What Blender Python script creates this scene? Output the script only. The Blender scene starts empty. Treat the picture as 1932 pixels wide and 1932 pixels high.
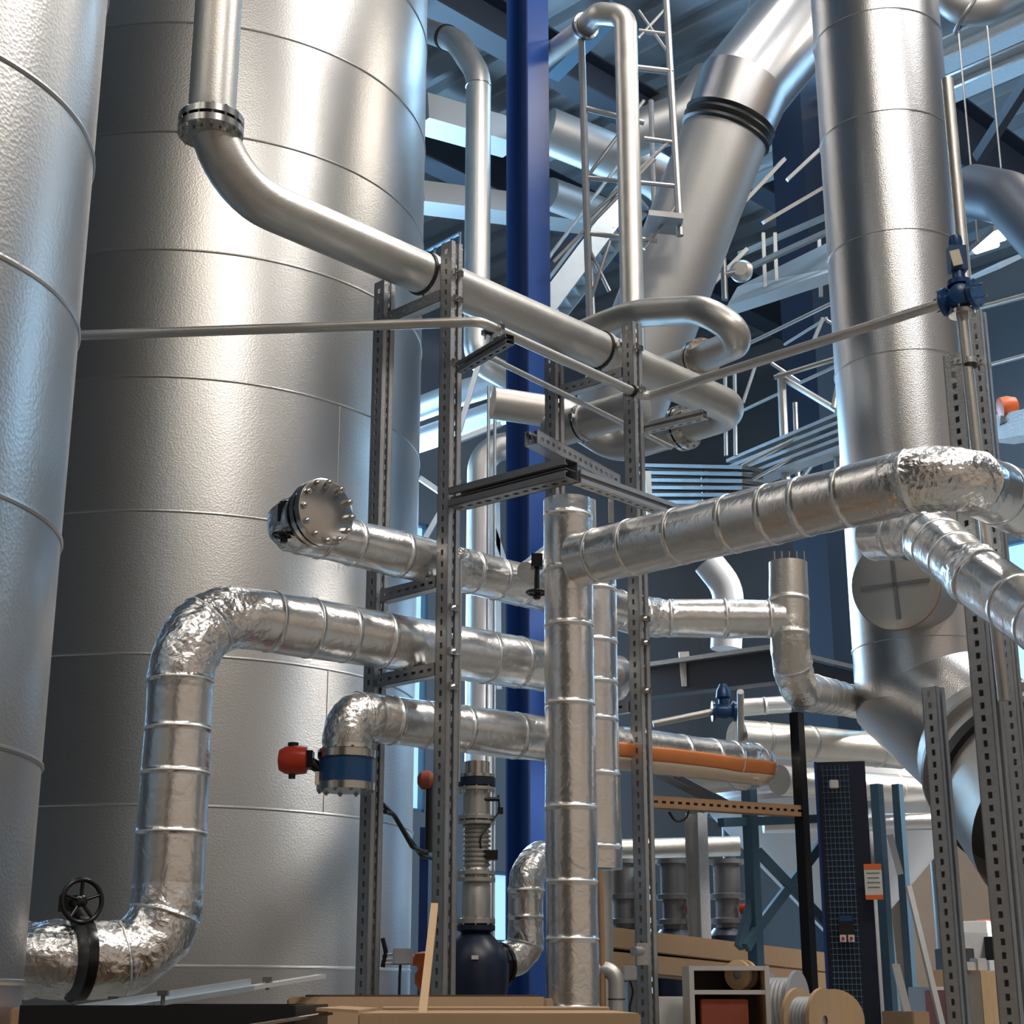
import bpy, bmesh, math, random
from mathutils import Vector, Matrix, noise
random.seed(7)
C = bpy.context.scene.collection
V = Vector
# ------------------------------------------------------------------ camera
F = 3000.0; HV = 1880.0; EYE = 1.5
TH = math.atan((HV-966)/F); SN = math.sin(TH); CS = math.cos(TH)
cam = bpy.data.cameras.new('camera'); cam.lens = 36*F/1932; cam.sensor_width = 36; cam.clip_end = 200
co = bpy.data.objects.new('camera', cam); C.objects.link(co)
co.location = (0, 0, EYE); co.rotation_euler = (math.pi/2+TH, 0, 0)
bpy.context.scene.camera = co
# ------------------------------------------------------------------ world and light
W = bpy.data.worlds.new('world'); bpy.context.scene.world = W; W.use_nodes = True
nt = W.node_tree; bg = nt.nodes['Background']
tc = nt.nodes.new('ShaderNodeTexCoord'); sp = nt.nodes.new('ShaderNodeSeparateXYZ')
rp = nt.nodes.new('ShaderNodeValToRGB'); nt.links.new(tc.outputs['Generated'], sp.inputs[0])
nt.links.new(sp.outputs['Z'], rp.inputs[0]); nt.links.new(rp.outputs[0], bg.inputs[0])
rp.color_ramp.elements[0].position = 0.0; rp.color_ramp.elements[0].color = (.26, .20, .15, 1)
rp.color_ramp.elements[1].position = 0.55; rp.color_ramp.elements[1].color = (.30, .29, .28, 1)
bg.inputs[1].default_value = 1.1
def area(name, loc, target, sx, sy, power, col):
    l = bpy.data.lights.new(name, 'AREA'); l.shape = 'RECTANGLE'; l.size = sx; l.size_y = sy
    l.energy = power; l.color = col
    o = bpy.data.objects.new(name, l); C.objects.link(o); o.location = loc
    o.rotation_euler = (V(target)-V(loc)).to_track_quat('-Z', 'Y').to_euler(); return o
WARM = (1.0, .90, .78); COOL = (.38, .68, 1.0); NEUT = (1.0, .96, .92)
area('hall_or_fill_light', (6.6, 6.6, 13.0), (1.5, 9, 2), 1.8, 1.8, 560, NEUT)
area('hall_or_fill_light', (4.5, -2.0, 12.5), (0, 8, 3), 2.4, 1.2, 300, NEUT)
area('hall_or_fill_light', (0.5, -1.0, 12.8), (-.5, 7, 2), 1.6, 1.6, 200, WARM)
area('hall_or_fill_light', (2.0, 10.0, 13.1), (2, 12, 3), 1.2, 1.2, 200, NEUT)
area('hall_or_fill_light', (7.0, 13.0, 13.0), (5, 14, 2), 1.6, 1.6, 130, WARM)
area('hall_or_fill_light', (8.5, 9.5, 7.5), (2.8, 12.8, 2.3), 1.2, 1.2, 170, NEUT).data.spread = 1.0  # added fill light for the hopper, hanging mid-hall without a fixture
area('hall_or_fill_light', (3.5, 17.0, 13.0), (3, 16, 2), 1.6, 1.6, 170, COOL)
wb = V((-.7071, .7071, 0))*18.1+V((.7071, .7071, 0))*10.5
area('daylight_window', (wb.x, wb.y, 6.5), (1.5, 9, 4), 12.0, 4.6, 3000, COOL)
wa = V((.7071, .7071, 0))*23.1+V((-.7071, .7071, 0))*1
area('daylight_window', (wa.x, wa.y, 11.4), (1, 10, 5), 3.4, 2.2, 160, COOL)
wa = V((.7071, .7071, 0))*23.1+V((-.7071, .7071, 0))*10
area('daylight_window', (wa.x, wa.y, 7.1), (2, 10, 5), 9.0, 2.8, 90, COOL)
vs = bpy.context.scene.view_settings
vs.view_transform = 'Standard'; vs.look = 'None'; vs.gamma = 1; vs.use_curve_mapping = False
vs.exposure = 0.18
# ------------------------------------------------------------------ coordinates measured on the photograph
def den(v): return F*CS-(966-v)*SN
def rz(v): return (F*SN+(966-v)*CS)/den(v)
def P(u, v, Y): return V(((u-966)/den(v)*Y, Y, EYE+rz(v)*Y))
def PZ(u, v, z): return P(u, v, (z-EYE)/rz(v))
def ZV(v, Y): return EYE+rz(v)*Y
A = V((math.sqrt(.5), math.sqrt(.5), 0)); B = V((-math.sqrt(.5), math.sqrt(.5), 0)); UP = V((0, 0, 1)); X = V((1, 0, 0)); YY = V((0, 1, 0))
# ------------------------------------------------------------------ materials
def mat(name, col, metal=0., rough=.5, var=.0, vscale=3., bump=0., bscale=30., spec=.5, emit=None, estr=0., kind='noise', rvar=0., stretch=None):
    m = bpy.data.materials.new(name); m.use_nodes = True; n = m.node_tree.nodes; L = m.node_tree.links
    b = n['Principled BSDF']
    b.inputs['Base Color'].default_value = (*col, 1); b.inputs['Metallic'].default_value = metal
    b.inputs['Roughness'].default_value = rough; b.inputs['Specular IOR Level'].default_value = spec
    t = n.new('ShaderNodeTexCoord'); mp = n.new('ShaderNodeMapping'); L.new(t.outputs['Object'], mp.inputs[0])
    if stretch: mp.inputs['Scale'].default_value = stretch
    nz = n.new('ShaderNodeTexNoise'); nz.inputs['Scale'].default_value = vscale; nz.inputs['Detail'].default_value = 4
    L.new(mp.outputs[0], nz.inputs['Vector'])
    if var:
        mx = n.new('ShaderNodeMix'); mx.data_type = 'RGBA'
        mx.inputs[6].default_value = (*[c*(1-var) for c in col], 1); mx.inputs[7].default_value = (*[min(1, c*(1+var)) for c in col], 1)
        L.new(nz.outputs[0], mx.inputs[0]); L.new(mx.outputs[2], b.inputs['Base Color'])
    if rvar:
        mr = n.new('ShaderNodeMapRange'); mr.inputs[1].default_value = .3; mr.inputs[2].default_value = .7
        mr.inputs[3].default_value = rough-rvar; mr.inputs[4].default_value = rough+rvar
        L.new(nz.outputs[0], mr.inputs[0]); L.new(mr.outputs[0], b.inputs['Roughness'])
    if bump:
        if kind == 'voronoi':
            q = n.new('ShaderNodeTexVoronoi'); q.feature = 'F1'
        else:
            q = n.new('ShaderNodeTexNoise'); q.inputs['Detail'].default_value = 3
        q.inputs['Scale'].default_value = bscale; L.new(mp.outputs[0], q.inputs['Vector'])
        bp = n.new('ShaderNodeBump'); bp.inputs['Strength'].default_value = bump; bp.inputs['Distance'].default_value = .01
        L.new(q.outputs[0], bp.inputs['Height']); L.new(bp.outputs[0], b.inputs['Normal'])
    if emit:
        b.inputs['Emission Color'].default_value = (*emit, 1); b.inputs['Emission Strength'].default_value = estr
    return m
def foil_mat(name, base, rough, k):
    m = mat(name, base, 1., rough, .06, 5.); n = m.node_tree.nodes; L = m.node_tree.links; b = n['Principled BSDF']
    t = n.new('ShaderNodeTexCoord')
    at = n.new('ShaderNodeAttribute'); at.attribute_name = 'bend'
    v1 = n.new('ShaderNodeTexVoronoi'); v1.inputs['Scale'].default_value = 48; v1.feature = 'F1'
    n1 = n.new('ShaderNodeTexNoise'); n1.inputs['Scale'].default_value = 15; n1.inputs['Detail'].default_value = 5; n1.inputs['Distortion'].default_value = 1.2
    for q in (v1, n1): L.new(t.outputs['Object'], q.inputs['Vector'])
    ad = n.new('ShaderNodeMath'); ad.operation = 'MULTIPLY'; L.new(v1.outputs[0], ad.inputs[0]); L.new(at.outputs['Fac'], ad.inputs[1])
    nb_ = n.new('ShaderNodeMath'); nb_.operation = 'MULTIPLY_ADD'; L.new(at.outputs['Fac'], nb_.inputs[0]); nb_.inputs[1].default_value = 1.3; nb_.inputs[2].default_value = .34
    nm_ = n.new('ShaderNodeMath'); nm_.operation = 'MULTIPLY'; L.new(n1.outputs[0], nm_.inputs[0]); L.new(nb_.outputs[0], nm_.inputs[1])
    a2 = n.new('ShaderNodeMath'); a2.operation = 'MULTIPLY_ADD'; L.new(ad.outputs[0], a2.inputs[0]); a2.inputs[1].default_value = .45
    L.new(nm_.outputs[0], a2.inputs[2])
    bp = n.new('ShaderNodeBump'); bp.inputs['Strength'].default_value = k; bp.inputs['Distance'].default_value = .012
    L.new(a2.outputs[0], bp.inputs['Height']); L.new(bp.outputs[0], b.inputs['Normal'])
    se = n.new('ShaderNodeAttribute'); se.attribute_name = 'seam'
    mx = n.new('ShaderNodeMix'); mx.data_type = 'FLOAT'; mx.inputs[2].default_value = rough; mx.inputs[3].default_value = .55
    L.new(se.outputs['Fac'], mx.inputs[0]); L.new(mx.outputs[0], b.inputs['Roughness'])
    src = b.inputs['Base Color'].links[0].from_socket; m3 = n.new('ShaderNodeMix'); m3.data_type = 'RGBA'; m3.inputs[7].default_value = (.95, .95, .94, 1)
    L.new(se.outputs['Fac'], m3.inputs[0]); L.new(src, m3.inputs[6]); L.new(m3.outputs[2], b.inputs['Base Color'])
    return m
def tank_mat(name, base, rough):
    m = mat(name, base, 1., rough, .0); n = m.node_tree.nodes; L = m.node_tree.links; b = n['Principled BSDF']
    t = n.new('ShaderNodeTexCoord'); s = n.new('ShaderNodeSeparateXYZ'); L.new(t.outputs['Object'], s.inputs[0])
    q = n.new('ShaderNodeTexVoronoi'); q.inputs['Scale'].default_value = 75; L.new(t.outputs['Object'], q.inputs['Vector'])
    bp = n.new('ShaderNodeBump'); bp.inputs['Strength'].default_value = .2; bp.inputs['Distance'].default_value = .003
    L.new(q.outputs[0], bp.inputs['Height'])
    q2 = n.new('ShaderNodeTexNoise'); q2.inputs['Scale'].default_value = .9; L.new(t.outputs['Object'], q2.inputs['Vector'])
    b2 = n.new('ShaderNodeBump'); b2.inputs['Strength'].default_value = .25; b2.inputs['Distance'].default_value = .03
    L.new(q2.outputs[0], b2.inputs['Height']); L.new(bp.outputs[0], b2.inputs['Normal']); L.new(b2.outputs[0], b.inputs['Normal'])
    mr = n.new('ShaderNodeMapRange'); mr.inputs[3].default_value = .85; mr.inputs[4].default_value = 1.1
    at = n.new('ShaderNodeAttribute'); at.attribute_name = 'tone'; L.new(at.outputs['Fac'], mr.inputs[0])
    vm = n.new('ShaderNodeVectorMath'); vm.operation = 'SCALE'; vm.inputs[0].default_value = base
    L.new(mr.outputs[0], vm.inputs['Scale']); L.new(vm.outputs[0], b.inputs['Base Color'])
    return m
M = {
 'foil': foil_mat('aluminium_foil', (.90, .885, .86), .27, .5),
 'foil_w': foil_mat('worn_foil', (.80, .76, .69), .40, .35),
 'tank': tank_mat('embossed_cladding', (.60, .585, .56), .36),
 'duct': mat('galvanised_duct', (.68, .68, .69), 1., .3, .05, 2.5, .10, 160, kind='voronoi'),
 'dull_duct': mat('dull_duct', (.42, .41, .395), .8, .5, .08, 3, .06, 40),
 'inox': mat('pickled_stainless', (.56, .54, .505), .85, .42, .07, 6, .08, 120, rvar=.05),
 'bright': mat('machined_steel', (.62, .60, .57), 1., .22, .05, 8),
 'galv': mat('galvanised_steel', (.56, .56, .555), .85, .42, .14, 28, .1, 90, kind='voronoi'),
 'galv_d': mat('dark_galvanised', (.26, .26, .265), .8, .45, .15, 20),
 'blue': mat('blue_paint', (.012, .05, .21), 0, .33, .08, 2),
 'navy': mat('navy_paint', (.007, .013, .032), 0, .4, .08, 2),
 'valve_blue': mat('valve_blue_enamel', (.012, .06, .17), 0, .3, .1, 10),
 'pump_blue': mat('dark_pump_enamel', (.010, .017, .042), 0, .38, .1, 10),
 'slate': mat('slate_blue_paint', (.10, .19, .27), .1, .42, .08, 4),
 'black': mat('black_rubber', (.012, .012, .013), 0, .42, .1, 20),
 'blackgloss': mat('black_plastic', (.008, .008, .009), 0, .25),
 'red': mat('red_enamel', (.50, .045, .018), 0, .28, .08, 8),
 'orange': mat('orange_film', (.75, .25, .08), .3, .45, .12, 8),
 'orange_p': mat('orange_paint', (.80, .16, .04), 0, .4, .05, 8),
 'card': mat('cardboard', (.50, .335, .20), 0, .85, .08, 5, .08, 80),
 'wood': mat('raw_pine', (.62, .42, .24), 0, .7, .16, 3, .1, 30, stretch=(12, 2, 2)),
 'whitepaint': mat('white_board', (.72, .70, .66), 0, .55, .04, 4),
 'vessel': mat('pale_vessel_steel', (.66, .68, .70), .35, .38, .06, 2, .05, 30),
 'grey_box': mat('grey_plastic', (.42, .43, .44), 0, .5, .04, 9),
 'concrete': mat('concrete', (.30, .29, .27), 0, .8, .12, 2, .15, 25),
 'wall': mat('wall_panel', (.20, .22, .245), .1, .6, .08, 1.2),
 'deck': mat('roof_deck', (.26, .27, .28), .15, .5, .08, 1.0),
 'beam': mat('dark_roof_beam', (.035, .045, .065), .1, .5, .1, 2),
 'scaf': mat('scaffold_tube', (.34, .34, .34), .7, .45, .2, 9),
 'scaf_b': mat('pale_scaffold', (.50, .56, .60), .6, .4, .12, 9),
 'copper': mat('primed_steel', (.40, .24, .14), .3, .5, .15, 9),
 'glass': mat('window_glass', (.5, .7, .9), 0, .2, emit=(.36, .66, 1.0), estr=.9),
 'lamp': mat('led_tube', (1, 1, 1), 0, .4, emit=(.85, .93, 1.0), estr=14),
 'redstuff': mat('red_carton', (.38, .09, .05), 0, .7, .2, 9),
 'warm_reflection_foil': mat('warm_reflection_foil', (.80, .70, .55), .55, .4, .08, 8, .1, 30),
 'added_dark_wall': mat('added_dark_wall_panel', (.045, .04, .036), 0, .7, .1, 2),
 'label': mat('cream_tag', (.72, .66, .50), 0, .6, .1, 20),
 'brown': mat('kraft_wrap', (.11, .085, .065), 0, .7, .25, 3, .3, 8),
}
# ------------------------------------------------------------------ object helpers
OFF = {}
def fin(name, bm, m, parent=None, smooth=True, ang=40, loc=None):
    me = bpy.data.meshes.new(name)
    off = V((0, 0, 0))
    if parent is not None: off = OFF[parent.name].copy()
    elif loc is not None: off = V(loc)
    if off.length: bmesh.ops.translate(bm, vec=-off, verts=bm.verts)
    bmesh.ops.recalc_face_normals(bm, faces=bm.faces)
    if smooth:
        for f in bm.faces: f.smooth = True
        for e in bm.edges:
            if len(e.link_faces) == 2 and e.calc_face_angle(0) > math.radians(ang): e.smooth = False
    bm.to_mesh(me); bm.free(); me.materials.append(M[m])
    o = bpy.data.objects.new(name, me); C.objects.link(o)
    if parent is not None: o.parent = parent; OFF[o.name] = off
    else: o.location = off; OFF[o.name] = off
    return o
def thing(name, label, cat, loc, group=None):
    o = bpy.data.objects.new(name, None); C.objects.link(o); o.location = loc; o.empty_display_size = .1
    o['label'] = label; o['category'] = cat
    if group: o['group'] = group
    OFF[o.name] = V(loc); return o
def tag(o, label, cat, group=None, kind=None):
    o['label'] = label; o['category'] = cat
    if group: o['group'] = group
    if kind: o['kind'] = kind
    return o
def struct(o): o['kind'] = 'structure'; return o
def nb(): return bmesh.new()
def frame(d, up=UP):
    d = d.normalized()
    if abs(d.dot(up)) > .98: up = V((0, 1, 0)) if abs(d.z) > .9 else UP
    s = d.cross(up).normalized(); return s, s.cross(d).normalized()
def ringv(bm, c, s, t, r, seg): return [bm.verts.new(c+s*(r*math.cos(2*math.pi*i/seg))+t*(r*math.sin(2*math.pi*i/seg))) for i in range(seg)]
def bridge(bm, a, b):
    n = len(a)
    for i in range(n): bm.faces.new((a[i], a[(i+1) % n], b[(i+1) % n], b[i]))
def lathe(bm, o, d, prof, seg=32, cap=True):
    s, t = frame(d); d = d.normalized(); prev = None; first = None
    for r, h in prof:
        k = ringv(bm, o+d*h, s, t, max(r, 1e-4), seg)
        if prev: bridge(bm, prev, k)
        else: first = k
        prev = k
    if cap: bm.faces.new(first); bm.faces.new(prev)
def cyl(bm, a, b, r, r2=None, seg=20): lathe(bm, a, b-a, [(r, 0), (r2 or r, (b-a).length)], seg)
def obox(bm, c, x, y, z):
    vs_ = [bm.verts.new(c+x*i+y*j+z*k) for i in (-1, 1) for j in (-1, 1) for k in (-1, 1)]
    for f in ((0, 1, 3, 2), (4, 6, 7, 5), (0, 4, 5, 1), (2, 3, 7, 6), (0, 2, 6, 4), (1, 5, 7, 3)): bm.faces.new([vs_[i] for i in f])
def bar(bm, a, b, w, h, up=UP):
    s, t = frame(b-a, up); obox(bm, (a+b)/2, (b-a)/2, s*(w/2), t*(h/2))
def torus(bm, c, d, R, r, seg=36, rs=10, arc=1.0):
    s, t = frame(d); d = d.normalized(); prev = None; first = None
    for i in range(seg):
        a = 2*math.pi*i/seg*arc; ra = s*math.cos(a)+t*math.sin(a)
        k = [bm.verts.new(c+ra*(R+r*math.cos(2*math.pi*j/rs))+d*(r*math.sin(2*math.pi*j/rs))) for j in range(rs)]
        if prev: bridge(bm, prev, k)
        else: first = k
        prev = k
    bridge(bm, prev, first)
def centre(pts, R, step):
    pts = [V(p) for p in pts]; out = []
    if not isinstance(R, (list, tuple)): R = [R]*(len(pts)-2)
    cur = pts[0]
    def line(a, b):
        n = max(1, int((b-a).length/step))
        for i in range(n): out.append((a.lerp(b, i/n), (b-a).normalized(), 0.))
    for i in range(1, len(pts)-1):
        a = (pts[i]-pts[i-1]).normalized(); b = (pts[i+1]-pts[i]).normalized(); ph = a.angle(b)
        if ph < .01: continue
        tl = min(R[i-1]*math.tan(ph/2), .49*(pts[i]-pts[i-1]).length, .49*(pts[i+1]-pts[i]).length); rr = tl/math.tan(ph/2)
        s = pts[i]-a*tl; line(cur, s)
        nrm = (b-a*a.dot(b)).normalized(); n = max(5, int(rr*ph/step), int(ph/.14))
        for k in range(n):
            q = ph*k/n; out.append((s+a*(rr*math.sin(q))+nrm*(rr*(1-math.cos(q))), a*math.cos(q)+nrm*math.sin(q), math.sin(math.pi*min(1, max(0, k/n)))**.5))
        cur = pts[i]+b*tl
    line(cur, pts[-1]); out.append((pts[-1], (pts[-1]-pts[-2]).normalized(), 0.)); return out
def sweep(bm, pts, r, R=.2, seg=28, step=.25, wr=0., seam=0., r2=None, cap=True, sd=0):
    lb = bm.verts.layers.float.get('bend') or bm.verts.layers.float.new('bend')
    ls = bm.verts.layers.float.get('seam') or bm.verts.layers.float.new('seam')
    cl = centre(pts, R, step); L = 0; s = None; prev = None; first = None; N = len(cl)
    lens = [0]
    for i in range(1, N): lens.append(lens[-1]+(cl[i][0]-cl[i-1][0]).length)
    bsm = [max(c[2] for c in cl[max(0, i-3):i+4]) for i in range(N)]
    rows = []; lastk = None
    for i, (p, t, b) in enumerate(cl):
        if seam:
            kk_ = int(lens[i]/seam+.25*math.sin(lens[i]/seam*1.3+sd)+.4)
            if lastk is not None and kk_ != lastk and 0 < i < N-1:
                for o_, f_ in ((-.0045, 0.), (-.0028, 1.), (.0028, 1.), (.0045, 0.)): rows.append((p+t*o_, t, i, f_))
                lastk = kk_; continue
            lastk = kk_
        rows.append((p, t, i, 0.))
    for p, t, i, sm in rows:
        if s is None: s, q = frame(t)
        s = (s-t*s.dot(t)).normalized(); q = s.cross(t).normalized()
        rr = r if r2 is None else r+(r2-r)*lens[i]/lens[-1]
        if sm: rr += .0012*noise.noise(p*40)
        k = []
        for j in range(seg):
            a = 2*math.pi*j/seg; dv = s*math.cos(a)+q*math.sin(a); e = rr
            if wr:
                pp = p+dv*rr
                e += wr*(.55+2.3*bsm[i])*noise.noise(pp*9+V((sd, 0, 0)))+wr*(.12+1.9*bsm[i])*noise.noise(pp*28)+wr*1.4*noise.noise(p*3.1+V((0, sd, 0)))
            e += sm*.0028
            w = bm.verts.new(p+dv*e); w[lb] = .12+bsm[i]; w[ls] = sm; k.append(w)
        if prev: bridge(bm, prev, k)
        else: first = k
        prev = k
    if cap: bm.faces.new(first); bm.faces.new(prev)
def insulated(label, pts, r, R=.16, seam=.22, wr=.0035, m='foil', name='insulated_pipe', cat='pipe', group=None, sd=None, step=.018, r2=None):
    bm = nb(); sweep(bm, pts, r, R, 44, step, wr, seam, r2, sd=sd if sd is not None else random.random()*50)
    return tag(fin(name, bm, m, None, ang=70, loc=pts[0]), label, cat, group)
def tube(label, pts, r, R=.15, m='inox', name='pipe', cat='pipe', group=None, parent=None, seg=28):
    bm = nb(); sweep(bm, pts, r, R, seg)
    o = fin(name, bm, m, parent, ang=50, loc=None if parent else pts[0])
    if parent is None: tag(o, label, cat, group)
    return o
def bolts(parent, c, d, R, n, r=.008, L=.05, m='bright', ph=0.):
    s, t = frame(d); d = d.normalized()
    for i in range(n):
        a = 2*math.pi*i/n+ph; p = c+s*(R*math.cos(a))+t*(R*math.sin(a)); bm = nb()
        lathe(bm, p-d*(L/2), d, [(r*.55, -.006), (r*.55, 0), (r, 0), (r, L*.22), (r*.6, L*.22), (r*.6, L*.78), (r, L*.78), (r, L), (r*.55, L), (r*.55, L+.006)], 6)
        fin('bolt', bm, m, parent)
def flange(parent, c, d, r, th=.05, R=None, n=12, gap='black', m='bright', br=.009):
    """pair of flange plates with gasket and a ring of bolts"""
    d = d.normalized(); R = R or r*1.38; bm = nb()
    lathe(bm, c-d*(th/2), d, [(r*1.01, -.02), (r*1.01, 0), (R, 0), (R, th*.4), (r*.9, th*.4)], 40)
    lathe(bm, c+d*(th/2), -d, [(r*1.01, -.02), (r*1.01, 0), (R, 0), (R, th*.4), (r*.9, th*.4)], 40)
    f = fin('flange', bm, m, parent, ang=30)
    bm = nb(); lathe(bm, c-d*(th*.11), d, [(r*1.12, 0), (r*1.12, th*.22)], 36); fin('gasket', bm, gap, f)
    if n: bolts(f, c, d, (r+R)/2*1.04, n, br, th*1.15)
    return f
def clamp(label, c, d, r, base=None, grp='black lined pipe clamps on the rack'):
    k = thing('pipe_clamp', label, 'clamp', c-UP*r, grp); d = d.normalized()
    bm = nb(); lathe(bm, c-d*.020, d, [(r*.99, 0), (r+.006, 0), (r+.006, .012), (r*.99, .012)], 40); fin('rubber_lining', bm, 'black', k)
    bm = nb(); lathe(bm, c-d*.006, d, [(r*.99, 0), (r+.008, 0), (r+.008, .026), (r*.99, .026)], 40); fin('steel_band', bm, 'galv', k)
    s, t = frame(d)
    for q in (-1, 1):
        bm = nb(); p = c+s*(q*(r+.022))+d*.007; obox(bm, p, s*.014, t*.012, d*.013); cyl(bm, p-t*.03, p+t*.03, .005, seg=8); fin('clamp_lug', bm, 'bright', k)
    if base is not None:
        bm = nb(); cyl(bm, c-UP*r*.98, c-UP*(r+base), .007, seg=10); fin('threaded_rod', bm, 'bright', k)
    return k
def strut_bm(bm, a, b, s, side, slot=.006, pitch=.05, perf=True):
    """slotted steel channel a->b, square side s; `side` = outward normal of the open slit face"""
    d = (b-a).normalized(); L = (b-a).length; n = (side-d*side.dot(d)).normalized(); u = d.cross(n).normalized()
    h = s/2; t = s*.055
    def sheet(o, w, wd, lo, hi):  # thin plate along d, width axis w
        pass
    # back
    obox(bm, a+d*(L/2)-n*(h-t/2), d*(L/2), u*h, n*(t/2))
    obox(bm, a+d*(L/2), d*(L/2-.004), u*(t*.3), n*(h*.75))  # centre web added inside to block see-through, so the slots look dark
    # slit face: two double ribs either side of the opening
    for q in (-1, 1):
        obox(bm, a+d*(L/2)+n*(h-t/2)+u*(q*h*.66), d*(L/2), u*(h*.34), n*(t/2))
        obox(bm, a+d*(L/2)+n*(h-t*2)+u*(q*h*.36), d*(L/2), u*(t/2), n*(t*1.5))
        # perforated side wall
        wc = a+u*(q*(h-t/2))
        if not perf or L < pitch*1.5:
            obox(bm, wc+d*(L/2), d*(L/2), u*(t/2), n*h); continue
        sl = pitch*.5; sw = s*.11
        for e in (-1, 1): obox(bm, wc+d*(L/2)+n*(e*(h+sw)/2), d*(L/2), u*(t/2), n*((h-sw)/2))
        N = int(L/pitch); off = (L-N*pitch)/2
        for i in range(N+1):
            lo = 0 if i == 0 else off+(i-.5)*pitch+sl/2; hi = L if i == N else off+(i+.5)*pitch-sl/2
            if hi > lo: obox(bm, wc+d*((lo+hi)/2), d*((hi-lo)/2), u*(t/2), n*sw)
def strut(name, label, cat, a, b, s, side, m='galv', group=None, parent=None, pitch=.05):
    bm = nb(); strut_bm(bm, a, b, s, side, pitch=pitch); o = fin(name, bm, m, parent, smooth=False, loc=None if parent else a)
    if parent is None: tag(o, label, cat, group)
    return o
def ibeam(bm, a, b, w, h, side, tf=.02, tw=.012):
    d = (b-a).normalized(); n = (side-d*side.dot(d)).normalized(); u = d.cross(n).normalized(); c = (a+b)/2; Lh = (b-a)/2
    for q in (-1, 1): obox(bm, c+n*(q*(h/2-tf/2)), Lh, u*(w/2), n*(tf/2))
    obox(bm, c, Lh, u*(tw/2), n*(h/2-tf))
def handwheel(parent, c, d, R, r=.012, m='blackgloss', spokes=5):
    bm = nb(); torus(bm, c, d, R, r, 40, 10); s, t = frame(d)
    for i in range(spokes):
        a = 2*math.pi*i/spokes+.3; cyl(bm, c-d*.012, c+s*(R*math.cos(a))+t*(R*math.sin(a)), r*.75, seg=10)
    lathe(bm, c-d*.03, d, [(r*1.5, 0), (r*2.1, .005), (r*2.1, .035), (r*1.2, .04)], 16)
    return fin('handwheel', bm, m, parent)
def pxbox(name, label, cat, u0, v0, u1, v1, Y, dep, m, rot=0., z0=None, bev=.004, parent=None, group=None):
    a = P(u0, v1, Y); b = P(u1, v0, Y); zb = a.z if z0 is None else z0
    c = V(((a.x+b.x)/2, Y+dep/2, (zb+b.z)/2)); w = (b.x-a.x)/2
    rm = Matrix.Rotation(rot, 3, 'Z'); bm = nb(); obox(bm, c, rm@X*w, rm@YY*(dep/2), UP*((b.z-zb)/2))
    if bev: bmesh.ops.bevel(bm, geom=list(bm.edges), offset=bev, segments=2, affect='EDGES')
    o = fin(name, bm, m, parent, ang=30, loc=None if parent else V((c.x, c.y, zb)))
    if parent is None: tag(o, label, cat, group)
    return o
# ================================================================== SETTING
bm = nb(); obox(bm, V((2, 12, -.05)), X*22, YY*26, UP*.05); struct(fin('floor', bm, 'concrete', smooth=False))
ZC = 13.5
# roof deck: trapezoidal sheet running along B
bm = nb(); n = 90; pitch = .62; prof = [(0, 0), (.16, 0), (.22, .12), (.40, .12), (.46, 0)]
base = V((2, 14, ZC)); prevs = None
for i in range(n):
    for (q, h) in prof:
        p = base+A*((i-n/2)*pitch+q/.62*.62)+UP*h
        k = (bm.verts.new(p-B*26), bm.verts.new(p+B*22))
        if prevs: bm.faces.new((prevs[0], k[0], k[1], prevs[1]))
        prevs = k
o = struct(fin('ceiling', bm, 'deck', smooth=False)); mo = o.modifiers.new('s', 'SOLIDIFY'); mo.thickness = .01
def wall(name, s0, dirn, along, lo, hi, wins, m='wall'):
    """vertical wall in plane p.dirn = s0; wins = (a0, a1, z0, z1) openings"""
    bm = nb(); cuts = sorted({lo, hi, *[w[0] for w in wins], *[w[1] for w in wins]}); zs = sorted({0, ZC+.3, *[w[2] for w in wins], *[w[3] for w in wins]})
    for i in range(len(cuts)-1):
        for j in range(len(zs)-1):
            ca = (cuts[i]+cuts[i+1])/2; cz = (zs[j]+zs[j+1])/2
            if any(w[0] < ca < w[1] and w[2] < cz < w[3] for w in wins): continue
            obox(bm, dirn*s0+along*ca+UP*cz, dirn*.1, along*((cuts[i+1]-cuts[i])/2), UP*((zs[j+1]-zs[j])/2))
    struct(fin(name, bm, m, smooth=False))
wi = [1]
def window(dirn, s0, along, a0, a1, z0, z1, nx, nz):
    c = dirn*s0+along*((a0+a1)/2)+UP*((z0+z1)/2)
    bm = nb(); obox(bm, c+dirn*.02, dirn*.01, along*((a1-a0)/2), UP*((z1-z0)/2))
    w = struct(fin('window_%d' % wi[0], bm, 'glass', smooth=False, loc=c-UP*((z1-z0)/2)))
    bm = nb()
    for i in range(nx+1): obox(bm, dirn*s0+along*(a0+(a1-a0)*i/nx)+UP*((z0+z1)/2)-dirn*.03, dirn*.06, along*.05, UP*((z1-z0)/2))
    for i in range(nz+1): obox(bm, dirn*s0+along*((a0+a1)/2)+UP*(z0+(z1-z0)*i/nz)-dirn*.03, dirn*.06, along*((a1-a0)/2), UP*.05)
    fin('window_frame', bm, 'slate', w, smooth=False); wi[0] += 1
SA = 23.5; SB = 18.5
winA = [(5, 15, 5.6, 8.6), (6, 14.5, 2.6, 4.4), (-1, 2.8, 10.2, 12.6)]
wall('wall_rear_right', SA, A, B, -16, SB, winA)
for w in winA: window(A, SA, B, w[0], w[1], w[2], w[3], max(2, int((w[1]-w[0])/1.3)), 2)
winB = [(4.5, 16.5, 4.2, 8.8), (17.5, 22, 1.2, 3.4)]
wall('wall_rear_left', SB, B, A, -4, SA, winB)
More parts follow.
